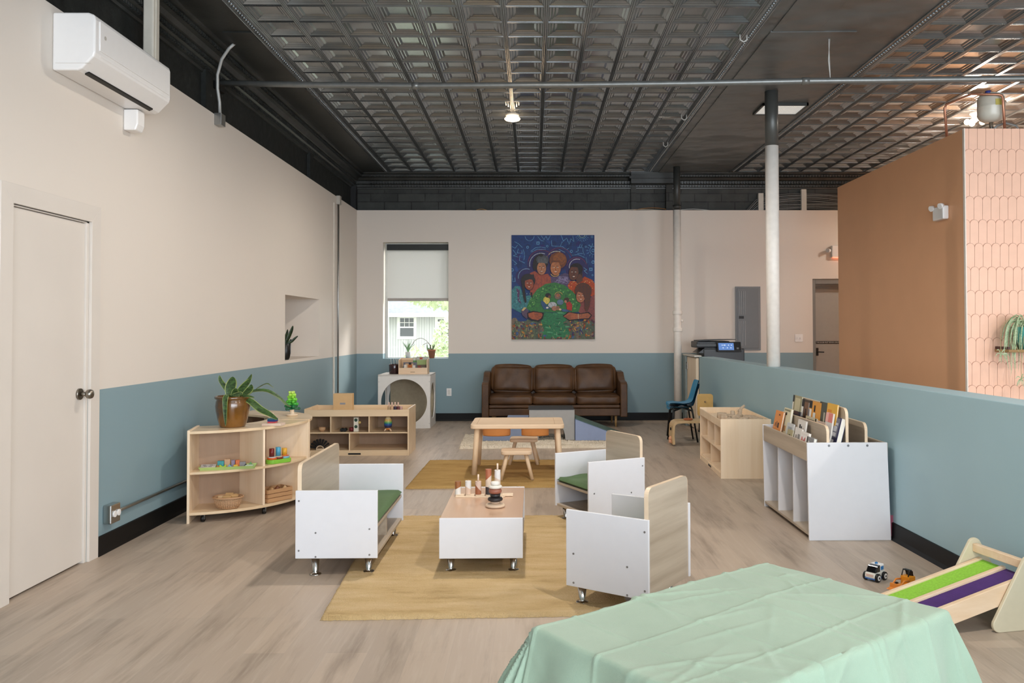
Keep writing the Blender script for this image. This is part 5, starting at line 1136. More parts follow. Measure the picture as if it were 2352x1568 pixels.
def cfn(a, b):
    X = (a-.5)*(TL+2*ov); Y = (b-.5)*(TW+2*ov); r = .02
    qx = max(-TL/2, min(TL/2, X)); qy = max(-TW/2, min(TW/2, Y)); dx, dy = X-qx, Y-qy; d = math.hypot(dx, dy)
    z = 0; bumpz = 0
    for k, (cx_, cy_, an, ln, h) in enumerate(wr):
        c_, s_ = math.cos(an), math.sin(an); p = (X-cx_)*c_+(Y-cy_)*s_; q = -(X-cx_)*s_+(Y-cy_)*c_
        bumpz += h*math.exp(-(p/ln)**2-(q/.010)**2)
    for g in (-.36, -.12, .12, .36): bumpz += .0032*math.exp(-((X-g)/.0055)**2)
    for g in (-.2, .06, .30): bumpz += .0028*math.exp(-((Y-g)/.0055)**2)
    bumpz += .004*math.sin(7*X+3*Y)+.003*math.sin(4*X-9*Y+1)
    if d < 1e-9: return (X, Y, TH+bumpz+.004)
    nx, ny = dx/d, dy/d; corner = min(abs(dx), abs(dy))/d
    per = (qx*abs(ny)+qy*abs(nx))*9+math.atan2(dy, dx)*3
    fl = .22+.10*math.sin(per*1.7+.8)+.42*corner
    out = r*math.sin(min(d/r, PI/2))+max(0, d-r)*fl*.9+.016*math.sin(per*3.1)*min(1, d/.15)
    dn = r*(1-math.cos(min(d/r, PI/2)))+max(0, d-r)*math.sqrt(max(.2, 1-(fl*.9)**2))
    return (qx+nx*out+bumpz*nx, qy+ny*out+bumpz*ny, max(.03, TH+.004-dn+bumpz*math.exp(-d*8)))
Mc = Matrix.Translation((cen.x, cen.y, 0)) @ Matrix.Rotation(math.atan2(ux.y, ux.x), 4, 'Z')
m = mb_().grid(cfn, 420, 340); m.xf(Mc)
single('tablecloth', m, M_CLOTH, 'creased mint green cloth draped over the low table in the foreground', 'tablecloth')
# ------------------------------------------------------------------ plants
def smooth_pts(pts, n=14):
    P_ = [Vector(p) for p in pts]; out = []
    for i in range(n+1):
        f = i/n*(len(P_)-1); k = min(int(f), len(P_)-2); t_ = f-k
        p0, p1, p2, p3 = P_[max(k-1, 0)], P_[k], P_[k+1], P_[min(k+2, len(P_)-1)]
        out.append(.5*((2*p1)+(-p0+p2)*t_+(2*p0-5*p1+4*p2-p3)*t_*t_+(-p0+3*p1-3*p2+p3)*t_**3))
    return out
def leaf(m, pts, w, nrm=(0, -1, 0), fold=.25, n=14, prof=None, edge=None):
    pts = smooth_pts(pts, n); nr = Vector(nrm).normalized(); L = []; vs = []
    for i, p in enumerate(pts):
        d = (pts[min(i+1, n)]-pts[max(i-1, 0)]).normalized(); s_ = d.cross(nr)
        s_ = s_.normalized() if s_.length > .05 else Vector((1, 0, 0)); nn_ = s_.cross(d)
        t_ = i/n; k = prof(t_) if prof else (math.sin(PI*min(1, .12+t_*.88))**.7)
        k = max(k, .02)*w/2; q_ = [p-s_*k, p-s_*k*.8+nn_*(-fold*k*.2), p+nn_*(-fold*k), p+s_*k*.8+nn_*(-fold*k*.2), p+s_*k]; vs += q_
    fs = [(5*i+j, 5*i+j+1, 5*i+6+j, 5*i+5+j) for i in range(n) for j in range(4)]
    m.add(vs, fs, True)
def potted(name, label, cat, x, y, z, group=None): return thing(name, label, cat, (x, y, z), 0, group)
t = potted('potted_snake_plant', 'large snake plant in a glazed brown pot on the curved shelf', 'plant', -2.285, 6.39, .667)
pc = (-2.285, 6.39, .667)
part('pot', mb_().lathe([(.001, 0), (.090, 0), (.094, .006), (.110, .06), (.122, .12), (.126, .155), (.122, .19), (.117, .203), (.117, .206), (.130, .212), (.133, .222), (.128, .232), (.116, .232), (.112, .22), (.108, .16), (.001, .16)], pc, 44), M_GLAZE, t)
part('soil', mb_().lathe([(.001, .205), (.112, .203)], pc, 24), M_SOIL, t)
u_ = .00334
def PP(lst, y0=0, dy=0): n = len(lst)-1; return [(pc[0]+a*u_, pc[1]+y0+dy*i/n, pc[2]+.205+b*u_) for i, (a, b) in enumerate(lst)]
defs = [([(-5, 0), (-14, 20), (-30, 42), (-34, 54)], 9, .0, .03, (.3, -1, 0)), ([(0, 0), (-3, 22), (2, 40), (4, 52)], 21, -.03, -.01, (0, -1, .1)), ([(6, 0), (14, 22), (28, 40), (35, 56)], 13, .04, .03, (-.5, -1, 0)),
        ([(6, 0), (18, 18), (34, 36), (44, 47)], 13, -.02, -.02, (.6, -1, 0)), ([(8, 0), (20, 12), (38, 22), (42, 34)], 16, .0, .0, (0, -1, .5)), ([(10, 0), (34, 12), (56, 28), (72, 35), (82, 28), (86, 24)], 5, .03, .05, (0, -.3, 1)),
        ([(10, 2), (40, 18), (72, 20), (98, 6), (116, -12), (126, -19)], 9, .01, .06, (.3, -.6, 1)), ([(12, -2), (24, 8), (40, 10), (58, 6)], 9, -.05, -.04, (0, -.6, 1)), ([(20, 4), (42, -2), (66, -20), (90, -32), (110, -44)], 14, -.02, -.06, (.4, -1, .8)),
        ([(0, 4), (-3, 4), (-2, -20), (0, -44), (3, -72)], 10, -.11, -.06, (0, -1, .1)), ([(-2, 0), (-10, 16), (-12, 30)], 11, .03, .02, (.2, -1, 0)), ([(4, 0), (10, 16), (14, 26)], 14, -.04, -.02, (0, -1, 0)), ([(0, 0), (8, 8), (26, 14), (30, 12)], 12, -.06, -.05, (0, -1, .6))]
for i, (l, w, y0, dy, nr) in enumerate(defs):
    if i == 9: pts = [(pc[0], pc[1]-.03, pc[2]+.21), (pc[0]-.004, pc[1]-.10, pc[2]+.245), (pc[0]-.006, pc[1]-.145, pc[2]+.215), (pc[0]-.004, pc[1]-.15, pc[2]+.12), (pc[0]+.004, pc[1]-.16, pc[2]+.02)]
    else: pts = PP(l, y0, dy)
    m = mb_(); leaf(m, pts, w*u_, nr); o = part('leaf', m, M_SNAKE, t)
    e = mb_(); sp = smooth_pts(pts, 14); nv = Vector(nr).normalized()
    leaf(e, [Vector(p)-nv*.003 for p in pts], w*u_*1.22, nr); part('leaf_margin', e, M_SNAKEY, o, label='yellow-green leaf margin')
def nicheplant():
    x, y, z = -2.765, 9.36, 1.066; t = potted('potted_plant', 'small snake plant in a black pot in the wall niche', 'plant', x, y, z)
    part('pot', mb_().lathe([(.001, 0), (.034, 0), (.044, .02), (.055, .07), (.058, .175), (.054, .178), (.050, .17), (.001, .165)], (x, y, z), 28), P('#08080a', .35), t)
    for l, w in (([(0, .17), (-.005, .24), (.01, .30), (.012, .34)], .03), ([(0, .17), (.03, .25), (.06, .33), (.072, .38)], .04), ([(.01, .17), (.06, .20), (.10, .24), (.13, .265)], .028), ([(.01, .17), (.04, .19), (.055, .23)], .035), ([(-.02, .17), (-.03, .24), (-.02, .30)], .028)):
        m = mb_(); leaf(m, [(x+a, y+.01*i, z+b) for i, (a, b) in enumerate(l)], w); part('leaf', m, M_DARKLEAF, t)
nicheplant()
# on the window sill
x, y, z = -1.936, 12.93, .955
t = potted('potted_aloe', 'small aloe in a white pot on the window sill', 'plant', x, y, z)
part('pot', mb_().lathe([(.001, 0), (.036, 0), (.048, .10), (.044, .10), (.04, .09), (.001, .088)], (x, y, z), 24), P('#d5d6d3', .4), t)
rl = random.Random(3)
for k in range(13):
    a = rl.uniform(0, 2*PI); r = rl.uniform(.04, .13); h = .10+rl.uniform(.10, .21)*(1-r*2.5)
    m = mb_(); leaf(m, [(x, y, z+.09), (x+r*.35*math.cos(a), y+r*.2*math.sin(a), z+.09+h*.4), (x+r*math.cos(a), y+r*.5*math.sin(a), z+h+.03)], .018, (.2, -1, .2), prof=lambda q: 1-q*.95); part('leaf', m, M_ALOE, t)
x = -1.572
t = potted('terracotta_plant', 'terracotta pot with thin arching stems on the window sill', 'plant', x, y, z)
part('pot', mb_().lathe([(.001, 0), (.042, 0), (.058, .11), (.064, .11), (.066, .135), (.058, .135), (.054, .12), (.001, .115)], (x, y, z), 24), P('#a5694c', .7), t)
for pts in ([(0, .12), (-.05, .24), (-.16, .31), (-.26, .27), (-.30, .20)], [(0, .12), (-.02, .20), (-.07, .235), (-.14, .20)], [(0, .12), (.03, .18), (.04, .22)]):
    part('stem', mb_().tube([(x+a, y-.01, z+b) for a, b in smooth_pts([(a, 0, b) for a, b in pts], 12) for a, b in [(a, b)]] if False else [(x+q.x, y-.01, z+q.z) for q in smooth_pts([(a, 0, b) for a, b in pts], 14)], .0035, 6), P('#6d5f4a', .6), t)
for k in range(9): a = rl.uniform(-.30, .06); h = rl.uniform(.13, .22); m = mb_(); leaf(m, [(x+a*.3, y, z+.12), (x+a*.3+rl.uniform(-.04, .04), y, z+h)], .02, (0, -1, 0)); part('leaf', m, M_ALOE, t)
# on the play cube
x, y, z = -2.01, 12.1, .761
t = thing('brown_planter', 'dark brown glazed planter with thin white stems on the play cube', 'plant pot', (x, y, z))
part('pot', mb_().lathe([(.001, 0), (.066, 0), (.074, .012), (.078, .13), (.074, .14), (.070, .13), (.001, .11)], (x, y, z), 30), P('#34191a', .2, coat=.5), t)
for a, b in ((-.03, -.05), (.0, -.01), (.03, .05), (.04, .02)): part('stem', mb_().tube([(x+a, y, z+.11), (x+(a+b)*.6, y, z+.17), (x+b, y, z+.215)], .004, 6), P('#c9cdc6', .5), t)
t = thing('book_crate', 'pale wooden crate of picture books on top of the play cube', 'crate', (-1.725, 12.05, .761))
cx0, cx1, cy0, cy1, z = -1.925, -1.512, 11.94, 12.16, .761
part('front_board', mb_().bb(cx0, cx1, cy0, cy0+.012, z, z+.092), M_PINE, t, bevel=.002)
part('back_board', mb_().bb(cx0, cx1, cy1-.012, cy1, z, z+.225), M_PINE, t, bevel=.002)
for xx in (cx0, cx1-.012): part('end_board', mb_().prism([(xx, cy0, z), (xx, cy1, z), (xx, cy1, z+.225), (xx, cy0+.03, z+.21), (xx, cy0, z+.19)], (.012, 0, 0)), M_PINE, t, bevel=.002)
part('hand_slot', mb_().bb(-1.755, -1.69, cy0-.001, cy0+.002, z+.028, z+.035), P('#8a6a48', .6), t)
def facebook(x, y, z, w, h, base, art, label):
    t = thing('book', label, 'book', (x, y, z), 0, 'books in the crate on the play cube'); m = mb_().col(base); m.bb(-w/2, w/2, 0, .003, 0, h).bb(-w/2, w/2, .012, .015, 0, h)
    for i, (c, a0, a1, b0_, b1_) in enumerate(art): m.col(c); Y = -.0006*(i+1); m.add([(-w/2+a0*w, Y, b0_*h), (-w/2+a1*w, Y, b0_*h), (-w/2+a1*w, Y, b1_*h), (-w/2+a0*w, Y, b1_*h)], [(0, 1, 2, 3)])
    part('cover', m, MC, t, w=False); part('pages', mb_().bb(-w/2+.002, w/2-.002, .003, .012, .002, h-.002), P('#e9e4d8', .7), t, w=False)
facebook(-1.83, 12.10, z+.002, .15, .20, '#cdab86', [('#4a6a50', .1, .3, .1, .5)], 'tan book at the left end of the crate')
facebook(-1.77, 12.01, z+.002, .19, .165, '#6b6a74', [('#c9a37c', .15, .75, .0, .9), ('#2a2223', .4, .6, .7, 1), ('#b9672a', .35, .65, .45, .8), ('#e6ddd0', .05, .25, .5, .8), ('#e6ddd0', .7, .9, .5, .75)], 'book with a tiger-like orange face drawing in the crate')
facebook(-1.60, 12.08, z+.002, .17, .245, '#a7ad8e', [('#b9bcb4', 0, 1, .82, 1), ('#b34a30', .25, .5, .84, .95), ('#9fb070', .05, .95, .45, .8)], 'tall green book with a red spot in the crate')
facebook(-1.60, 12.02, z+.002, .15, .13, '#6a5a48', [('#8a3f35', .1, .4, .5, .9), ('#b3a890', .5, .9, .3, .7), ('#57704a', .3, .7, .1, .5)], 'small dark patterned book at the right front of the crate')
facebook(-1.695, 12.13, z+.002, .10, .235, '#6f9a5c', [('#d8d4c4', 0, 1, .8, 1)], 'book with a green round leaf on a pale cover, middle of the crate')
# spider plant on the tiled wall
t = thing('wall_shelf', 'small wooden shelf on the pink tiled wall', 'shelf', (4.42, 7.45, 1.2))
part('board', mb_().bb(4.20, 4.75, 7.32, 7.545, 1.185, 1.21), wood('rustic_shelf_wood', '#b99a68', '#8a6c44', 'X', 1, .6), t, bevel=.003)
part('bracket', mb_().bb(4.205, 4.225, 7.34, 7.545, 1.19, 1.235), P('#4a2f28', .6), t)
x, y, z = 4.42, 7.43, 1.211
t = potted('potted_spider_plant', 'trailing spider plant in a turquoise pot on the wall shelf', 'plant', x, y, z)
part('pot', mb_().lathe([(.001, 0), (.06, 0), (.095, .08), (.105, .17), (.10, .20), (.092, .20), (.09, .17), (.001, .17)], (x, y, z), 30), P('#4f9d93', .25, coat=.4), t)
rs = random.Random(5)
def Lf(pts, w): m = mb_(); leaf(m, pts, w, (.1, -1, .25), prof=lambda q: min(1, .5+q*2)*(1-q**4)+.03); part('leaf', m, M_SPIDER, t)
for k in range(34):
    a = rs.uniform(-PI, .6) if k % 3 else rs.uniform(PI*.7, PI*1.1); r = rs.uniform(.10, .24); dr = rs.uniform(.10, .42); h = rs.uniform(.05, .14)
    ca, sa = math.cos(a), -abs(math.sin(a))*.55
    Lf([(x, y, z+.17), (x+r*.45*ca, y+r*.45*sa-.02, z+.17+h), (x+r*.9*ca, y+r*.9*sa-.03, z+.17+h*.4), (x+r*1.05*ca, y+r*sa-.03, z+.17-dr*.5), (x+r*1.0*ca+rs.uniform(-.03, .03), y+r*sa-.03, z+.17-dr)], .012)
for hx, hz, pts in ((-.28, -.04, 0), (-.10, -.26, 0), (-.02, -.34, 0), (.10, -.30, 0)):
    part('runner', mb_().tube([(q.x, q.y, q.z) for q in smooth_pts([(x, y, z+.18), (x+hx*.4, y-.06, z+.30 if hx < -.2 else z+.2), (x+hx*.95, y-.09, z+.20 if hx < -.2 else z-.05), (x+hx, y-.09, z+hz)], 14)], .0025, 5), P('#a39a6c', .5), t)
    for k in range(8): a = rs.uniform(0, 2*PI); r = rs.uniform(.03, .08); Lf([(x+hx, y-.09, z+hz), (x+hx+r*.6*math.cos(a), y-.10, z+hz+r*.5*math.sin(a)+.01), (x+hx+r*math.cos(a), y-.10, z+hz+r*math.sin(a)*.9-.02)], .008)

# ------------------------------------------------------------------ toys on the coffee table
zt = .3292
t = thing('stacking_rings', 'stack of cream, black and brown rings on a round base on the coffee table', 'toy', (-.232, 5.06, zt))
def ring(z, r, h, c, n='ring'): part(n, mb_().lathe([(.001, 0), (r*.72, 0), (r*.92, h*.15), (r, h*.5), (r*.92, h*.85), (r*.7, h), (.001, h)], (-.232, 5.06, zt+z), 30), P(c, .45), t)
for z, r, h, c in ((0, .061, .022, '#d8bfa4'), (.022, .030, .014, '#cdb096'), (.036, .046, .024, '#2b2829'), (.060, .031, .022, '#2b2829'), (.082, .040, .030, '#9a5f4c'), (.112, .042, .020, '#e2ddd2'), (.132, .028, .022, '#e8e3da')): ring(z, r, h, c)
t = thing('peg_board', 'flat pale wooden slat base under the peg cylinders on the coffee table', 'toy', (-.25, 5.37, zt))
ang = R(-5)
for i in range(5): part('slat', mb_().box((-.47+.065*i, 5.395-.005*i, zt+.007), (.056, .045, .012), ang), M_EDGE, t, bevel=.002)
part('long_slat', mb_().box((-.345, 5.345, zt+.004), (.31, .018, .008), ang), M_EDGE, t, bevel=.0015)
part('end_slat', mb_().box((-.168, 5.385, zt+.010), (.07, .03, .016), R(2)), M_EDGE, t, bevel=.002)
def pegcyl(x, y, z0, h, top, bot, slant, label, peg=0, mid=None):
    t = thing('peg_cylinder', label, 'toy', (x, y, z0), 0, 'peg cylinders on the coffee table'); r = .0195; n = 26
    def slice_(zb, zt_):
        vs = []
        for f in (zb, zt_):
            for k in range(n): a = 2*PI*k/n; vs.append((x+r*math.cos(a), y+r*math.sin(a), z0+f(math.cos(a))))
        m = mb_(); m.add(vs, [(i, (i+1) % n, n+(i+1) % n, n+i) for i in range(n)], True); m.add(vs, [tuple(range(n, 2*n)), tuple(reversed(range(n)))]); return m
    cut = lambda c: h*.5+slant*c
    lo = (lambda c: 0); hi = (lambda c: h)
    if mid:
        c1 = lambda c: h*.30; c2 = lambda c: h*.66+slant*c
        part('lower_half', slice_(lo, c1), P(bot, .5), t); part('middle', slice_(c1, c2), P(mid, .5), t); part('upper_half', slice_(c2, hi), P(top, .5), t)
    else: part('lower_half', slice_(lo, cut), P(bot, .5), t); part('upper_half', slice_(cut, hi), P(top, .5), t)
    if peg: part('peg', mb_().cyl((x, y, z0+h), (x, y, z0+h+peg), .0058, n=12), P('#e6cdb6', .5), t)
zz = zt+.0135
pegcyl(-.487, 5.40, zz-.002, .082, '#9a6338', '#e6e2da', .010, 'wooden peg cylinder, white with a brown top, first from the left')
pegcyl(-.421, 5.395, zz, .084, '#e6e3de', '#dcc0a8', -.012, 'white peg cylinder with a blush base, second from the left', .004)
pegcyl(-.356, 5.39, zz, .082, '#dcc0b0', '#a0603f', -.022, 'pink and brown peg cylinder with a tall peg, third from the left', .044)
pegcyl(-.290, 5.385, zz, .160, '#b0694a', '#3a3436', .018, 'tall peg cylinder in black, cream and copper brown', 0, '#e0cdb8')
pegcyl(-.232, 5.38, zz, .155, '#e6e4e0', '#3a3436', -.01, 'tall white and black peg cylinder with a peg, partly behind the ring stack', .042, '#dccab8')

# ------------------------------------------------------------------ toys on the curved shelf
def local_root(name, label, cat, x, y, z, rz=0, group=None): return thing(name, label, cat, (x, y, z), rz, group)
z = .3685
t = local_root('serving_tray', 'long lime green tray of small blocks on the curved shelf', 'tray', -2.275, 6.275, z, R(13))
m = mb_().bb(-.19, .19, -.055, .055, 0, .004)
m.prism([(-.19, -.055, .002), (.19, -.055, .002), (.20, -.066, .022), (-.20, -.066, .022)], (0, .003, 0)); m.prism([(-.19, .055, .002), (.19, .055, .002), (.20, .066, .022), (-.20, .066, .022)], (0, -.003, 0))
m.prism([(-.19, -.055, .002), (-.20, -.066, .022), (-.20, .066, .022), (-.19, .055, .002)], (.003, 0, 0)); m.prism([(.19, -.055, .002), (.20, -.066, .022), (.20, .066, .022), (.19, .055, .002)], (-.003, 0, 0))
part('tray', m, P('#b5cf80', .4), t, w=False)
Mt_ = _MW[t]
def tb_(name, label, c, lx, ly, d, rz=0, shape='box', lz=.0045, grp='small blocks in the lime tray'):
    m = mb_()
    if shape == 'box': m.box((0, 0, d[2]/2), d, rz)
    elif shape == 'tri': m.prism([(-d[0]/2, -d[1]/2, 0), (d[0]/2, -d[1]/2, 0), (0, -d[1]/2, d[2])], (0, d[1], 0))
    else: m.prism([(-d[0]/2, -d[1]/2, 0), (d[0]/2, -d[1]/2, 0), (d[0]/2, -d[1]/2, d[2]), (0, -d[1]/2, d[2]*.45), (-d[0]/2, -d[1]/2, d[2])], (0, d[1], 0))
    m.xf(Mt_ @ Matrix.Translation((lx, ly, lz))); single(name, m, P(c, .45), label, 'block', grp, bevel=.0015)
t2 = thing('booklet', 'white printed booklet lying at the left end of the lime tray', 'booklet', tuple(Mt_ @ Vector((-.14, 0, .006))), R(13), None)
part('sheet', mb_().box((0, -.005, .013), (.105, .09, .004), m=Matrix.Rotation(R(12), 3, 'X')), P('#dcd9d8', .6), t2, w=False)
for a, b in ((-.02, .0), (.015, -.01), (.02, .02), (-.03, .02)): part('print', mb_().box((a, b, .0163+b*.2), (.022, .012, .0006), m=Matrix.Rotation(R(12), 3, 'X')), P('#8f8d8f', .6), t2, w=False)
tb_('toy_block', 'turquoise block at the back left of the lime tray', '#3a9aa0', -.055, .025, (.045, .03, .05))
tb_('toy_block', 'tallest tan block in the lime tray', '#c9a07c', -.010, .03, (.04, .028, .062))
tb_('toy_block', 'patterned lilac block in the lime tray', '#8f7f96', .032, .03, (.026, .028, .052))
tb_('toy_block', 'orange-red block beside the lilac one in the lime tray', '#cf6a34', .062, .022, (.030, .03, .052), .2)
tb_('toy_block', 'grey block toward the right of the lime tray', '#8a8588', .100, .02, (.042, .03, .038))
tb_('toy_block', 'lime zigzag block at the front of the lime tray', '#b3d32f', -.035, -.025, (.045, .02, .030), 0, 'zig')
tb_('toy_block', 'light blue triangular block at the front of the lime tray', '#7fa6cf', .012, -.025, (.048, .02, .030), 0, 'tri')
tb_('toy_block', 'yellow block at the front of the lime tray', '#e3b23a', .055, -.02, (.03, .02, .024))
tb_('toy_block', 'small brown and yellow block at the front left of the lime tray', '#b5702f', -.068, -.02, (.022, .02, .022))
tb_('toy_block', 'pale mint block at the right end of the lime tray', '#c3d6c2', .150, -.01, (.055, .04, .018))
tb_('toy_block', 'small dark block between the grey and mint blocks', '#1c1f22', .124, .0, (.010, .03, .024))
tb_('toy_block', 'green rounded leaf piece at the right end of the lime tray', '#5f9a5a', .155, .03, (.04, .012, .036), 0, 'tri')
t = local_root('peg_puzzle', 'lime peg puzzle with coloured discs and pegs on the curved shelf', 'toy', -1.985, 6.545, z, R(48))
part('base', mb_().prism([(p[0], p[1], .0) for p in rrect(.20, .10, .045)], (0, 0, .03)), P('#86c640', .4), t, bevel=.003, w=False)
for lx, c1, c2 in ((-.055, '#e2662c', '#cfe0e2'), (.0, '#7f2a20', '#e0c7a0'), (.055, '#7fb3c9', '#d96a4a')):
    part('disc', mb_().cyl((lx, 0, .03), (lx, 0, .045), .036, n=26), P(c1, .4), t, w=False); part('top_disc', mb_().cyl((lx, 0, .045), (lx, 0, .051), .030, n=26), P(c2, .4), t, w=False)
for lx, c, h in ((-.055, '#73201c', .062), (.0, '#4fa3c4', .068), (.055, '#e3ab36', .055)): part('cylinder', mb_().cyl((lx, .004, .051), (lx, .004, .051+h), .019, n=24), P(c, .35), t, w=False)
def basket(name, label, x, y, z, a, b, h, sx=1.0):
    t = thing(name, label, 'basket', (x, y, z)); part('weave', mb_().lathe([(.001, 0), (a, 0), (a+.006, .006), (b-.006, h-.008), (b-.012, h-.008), (a-.004, .01), (.001, .01)], (x, y, z), 40, True, sx, .8), M_WILLOW, t)
    m = mb_(); m.tube([(x+b*sx*math.cos(2*PI*k/40), y+b*.8*math.sin(2*PI*k/40), z+h-.006) for k in range(41)], .006, 8); part('rim', m, M_WILLOW, t)
    for k in range(34):
        q = 2*PI*k/34; m = mb_().tube([(x+(a+.006)*sx*math.cos(q), y+(a+.006)*.8*math.sin(q), z+.006), (x+(b-.004)*sx*math.cos(q), y+(b-.004)*.8*math.sin(q), z+h-.010)], .0035, 5); part('stake', m, M_WILLOW, t)
    return t
basket('wicker_basket', 'small round wicker basket of wooden blocks on the bottom of the curved shelf', -2.275, 6.275, .077, .072, .108, .088)
for i, (dx, dy, rz, l) in enumerate(((-.045, 0, .3, 'pale block at the left of the wicker basket'), (.0, -.02, -.2, 'pale block at the front middle of the wicker basket'), (.04, .01, .9, 'pale block leaning at the right of the wicker basket'), (.0, .03, .1, 'pale block at the back of the wicker basket'))):
    single('wooden_block', mb_().box((-2.275+dx, 6.275+dy, .150+.004*i), (.055, .03, .03), m=(Matrix.Rotation(rz, 3, 'Z') @ Matrix.Rotation(.3*(i-1), 3, 'X'))), P('#d2ab78', .5), l, 'block', 'blocks in the wicker basket', bevel=.002)
t = local_root('wooden_crate', 'slatted wooden crate of wooden pieces at the bottom right of the curved shelf', 'crate', -2.02, 6.56, .077, R(52))
M_CR = wood('crate_wood', '#cfa478', '#b98c62', 'X', 1, .6)
part('bottom', mb_().bb(-.11, .11, -.075, .075, 0, .006), M_CR, t, w=False)
for i, z0 in enumerate((.004, .036, .068)):
    for s in (-1, 1): part('slat', mb_().bb(-.11, .11, s*.075-.004, s*.075+.004, z0, z0+.028), M_CR, t, w=False, bevel=.001)
    for s in (-1, 1): part('slat', mb_().bb(s*.11-.004, s*.11+.004, -.071, .071, z0, z0+.028), M_CR, t, w=False, bevel=.001)
Mw = _MW[t]
for i, (lx, ly, c, l) in enumerate(((-.05, -.02, '#b99062', 'round wooden piece at the left of the slatted crate'), (.02, .01, '#7a4526', 'reddish brown wooden piece in the slatted crate'), (.06, -.03, '#c9a578', 'pale wooden stick in the slatted crate'), (-.02, .04, '#a37a4e', 'tan wooden piece at the back of the slatted crate'))):
    p = Mw @ Vector((lx, ly, .05)); single('wooden_piece', mb_().cyl((p.x-.02, p.y, p.z), (p.x+.02, p.y+.01, p.z+.045), .016, n=14), P(c, .5), l, 'toy piece', 'pieces in the slatted crate')
# on top of the curved shelves
t = local_root('shape_stacker', 'wooden shape stacker with red and blue squares on one peg', 'toy', -2.0, 6.47, .6655, R(-6))
part('base', mb_().bb(-.075, .075, -.05, .045, 0, .018), P('#e3cbb8', .4), t, w=False, bevel=.002)
part('peg', mb_().cyl((-.01, .005, .018), (-.01, .005, .095), .0085, n=14), M_EDGE, t, w=False)
for z0, c, rz in ((.018, '#b8404a', .15), (.030, '#2b3f86', -.05), (.042, '#2f6475', .05)): part('square', mb_().box((-.01, .005, z0+.006), (.062, .062, .011), rz), P(c, .4), t, w=False, bevel=.002)
t = local_root('stacking_tree', 'green stacking tree toy on a turned base, on top of the curved shelf', 'toy', -2.07, 7.20, .6655)
part('base', mb_().lathe([(.001, 0), (.045, 0), (.05, .006), (.046, .012), (.02, .017), (.017, .045), (.024, .05), (.001, .05)], (0, 0, 0), 26), M_EDGE, t, w=False)
rt = random.Random(9)
for k, (c, L_) in enumerate((('#0f5a35', .075), ('#14703f', .066), ('#3da338', .056), ('#57b53a', .050), ('#74c73c', .043), ('#8fd43f', .037), ('#a9db4f', .030), ('#bfe169', .024))):
    a = k*1.05; m = mb_().col('#ffffff'); m = mb_()
    for s in (0, 1, 2):
        an = a+s*PI/3*2; d = Vector((math.cos(an), math.sin(an), 0))*L_*.8
        m.cyl(-d*.2+Vector((0, 0, .060+.0195*k)), d+Vector((0, 0, .060+.0195*k)), .0105, .0115, 12).sphere((d.x, d.y, .060+.0195*k), .0125, 10)
    part('tier', m, P(c, .35), t, w=False)

# ------------------------------------------------------------------ toys in and on the long birch shelf
z = .2605
t = local_root('wooden_bowl', 'small wooden bowl with a spoon in the left opening of the birch shelf', 'bowl', -2.37, 9.42, z)
part('bowl', mb_().lathe([(.001, 0), (.02, 0), (.036, .02), (.038, .045), (.034, .045), (.030, .02), (.001, .008)], (0, 0, 0), 24), P('#c9a078', .5), t, w=False)
part('spoon', mb_().tube([(.0, 0, .02), (-.03, -.01, .055)], .003, 6), P('#b78a5e', .5), t, w=False)
t = local_root('toy_binoculars', 'black toy binoculars lying in the middle opening of the birch shelf', 'toy', -2.125, 9.40, z)
for dx in (-.018, .018): part('barrel', mb_().cyl((dx, -.03, .02), (dx, .03, .02), .0185, n=20), M_BLACK, t, w=False)
part('bridge', mb_().bb(-.02, .02, -.01, .01, .015, .026), M_BLACK, t, w=False)
single('toy_cup', mb_().col('#6d1f22').cyl((-2.065, 9.41, z+.0215), (-2.02, 9.42, z+.0215), .0215, n=20).col('#d8b9a4').cyl((-2.02, 9.42, z+.0185), (-1.99, 9.425, z+.0185), .0185, n=20), MC, 'dark red and pale wooden cylinder lying by the toy speaker', 'toy')
t = local_root('toy_box_with_circles', 'white wooden box with two round green windows in the birch shelf', 'toy', -1.985, 9.40, z)
part('box', mb_().bb(-.026, .026, -.02, .03, 0, .158), P('#ddd6c6', .4), t, w=False, bevel=.003)
for zz_ in (.055, .128): part('round_window', mb_().cyl((0, -.0215, zz_), (0, -.019, zz_), .018, n=22), P('#2d4a3c', .3), t, w=False)
part('knob', mb_().sphere((.038, 0, .10), .015, 12), P('#c9b06a', .4), t, w=False)
t = local_root('stacking_rocket', 'rainbow striped egg-shaped stacking toy on three wooden feet', 'toy', -1.63, 9.40, z)
cols = ['#27284f', '#24508f', '#3b8a72', '#8fae5a', '#c9a85c', '#d9c79a']; zs_ = [.03, .055, .075, .09, .105, .125, .155]
rr = lambda q: .045*math.sqrt(max(.0, 1-((q-.075)/.082)**2))
for k in range(6): part('band', mb_().lathe([(.001, zs_[k]), (rr(zs_[k]), zs_[k])]+[(rr(zs_[k]+(zs_[k+1]-zs_[k])*j/4), zs_[k]+(zs_[k+1]-zs_[k])*j/4) for j in range(1, 5)]+[(.001, zs_[k+1])], (0, 0, .012), 28), P(cols[k], .35), t, w=False)
part('collar', mb_().cyl((0, 0, .018), (0, 0, .045), .022, .034), P('#c97f3a', .4), t, w=False)
for k in range(3): a = R(210+k*120); part('foot', mb_().cyl((.018*math.cos(a), .018*math.sin(a), .035), (.045*math.cos(a), .045*math.sin(a), .006), .008), P('#dfc0a0', .5), t, w=False)
t = local_root('sunburst_toy', 'black spiky fan toy with a pale half ring, low in the long birch shelf', 'toy', -2.385, 9.38, .0605)
m = mb_()
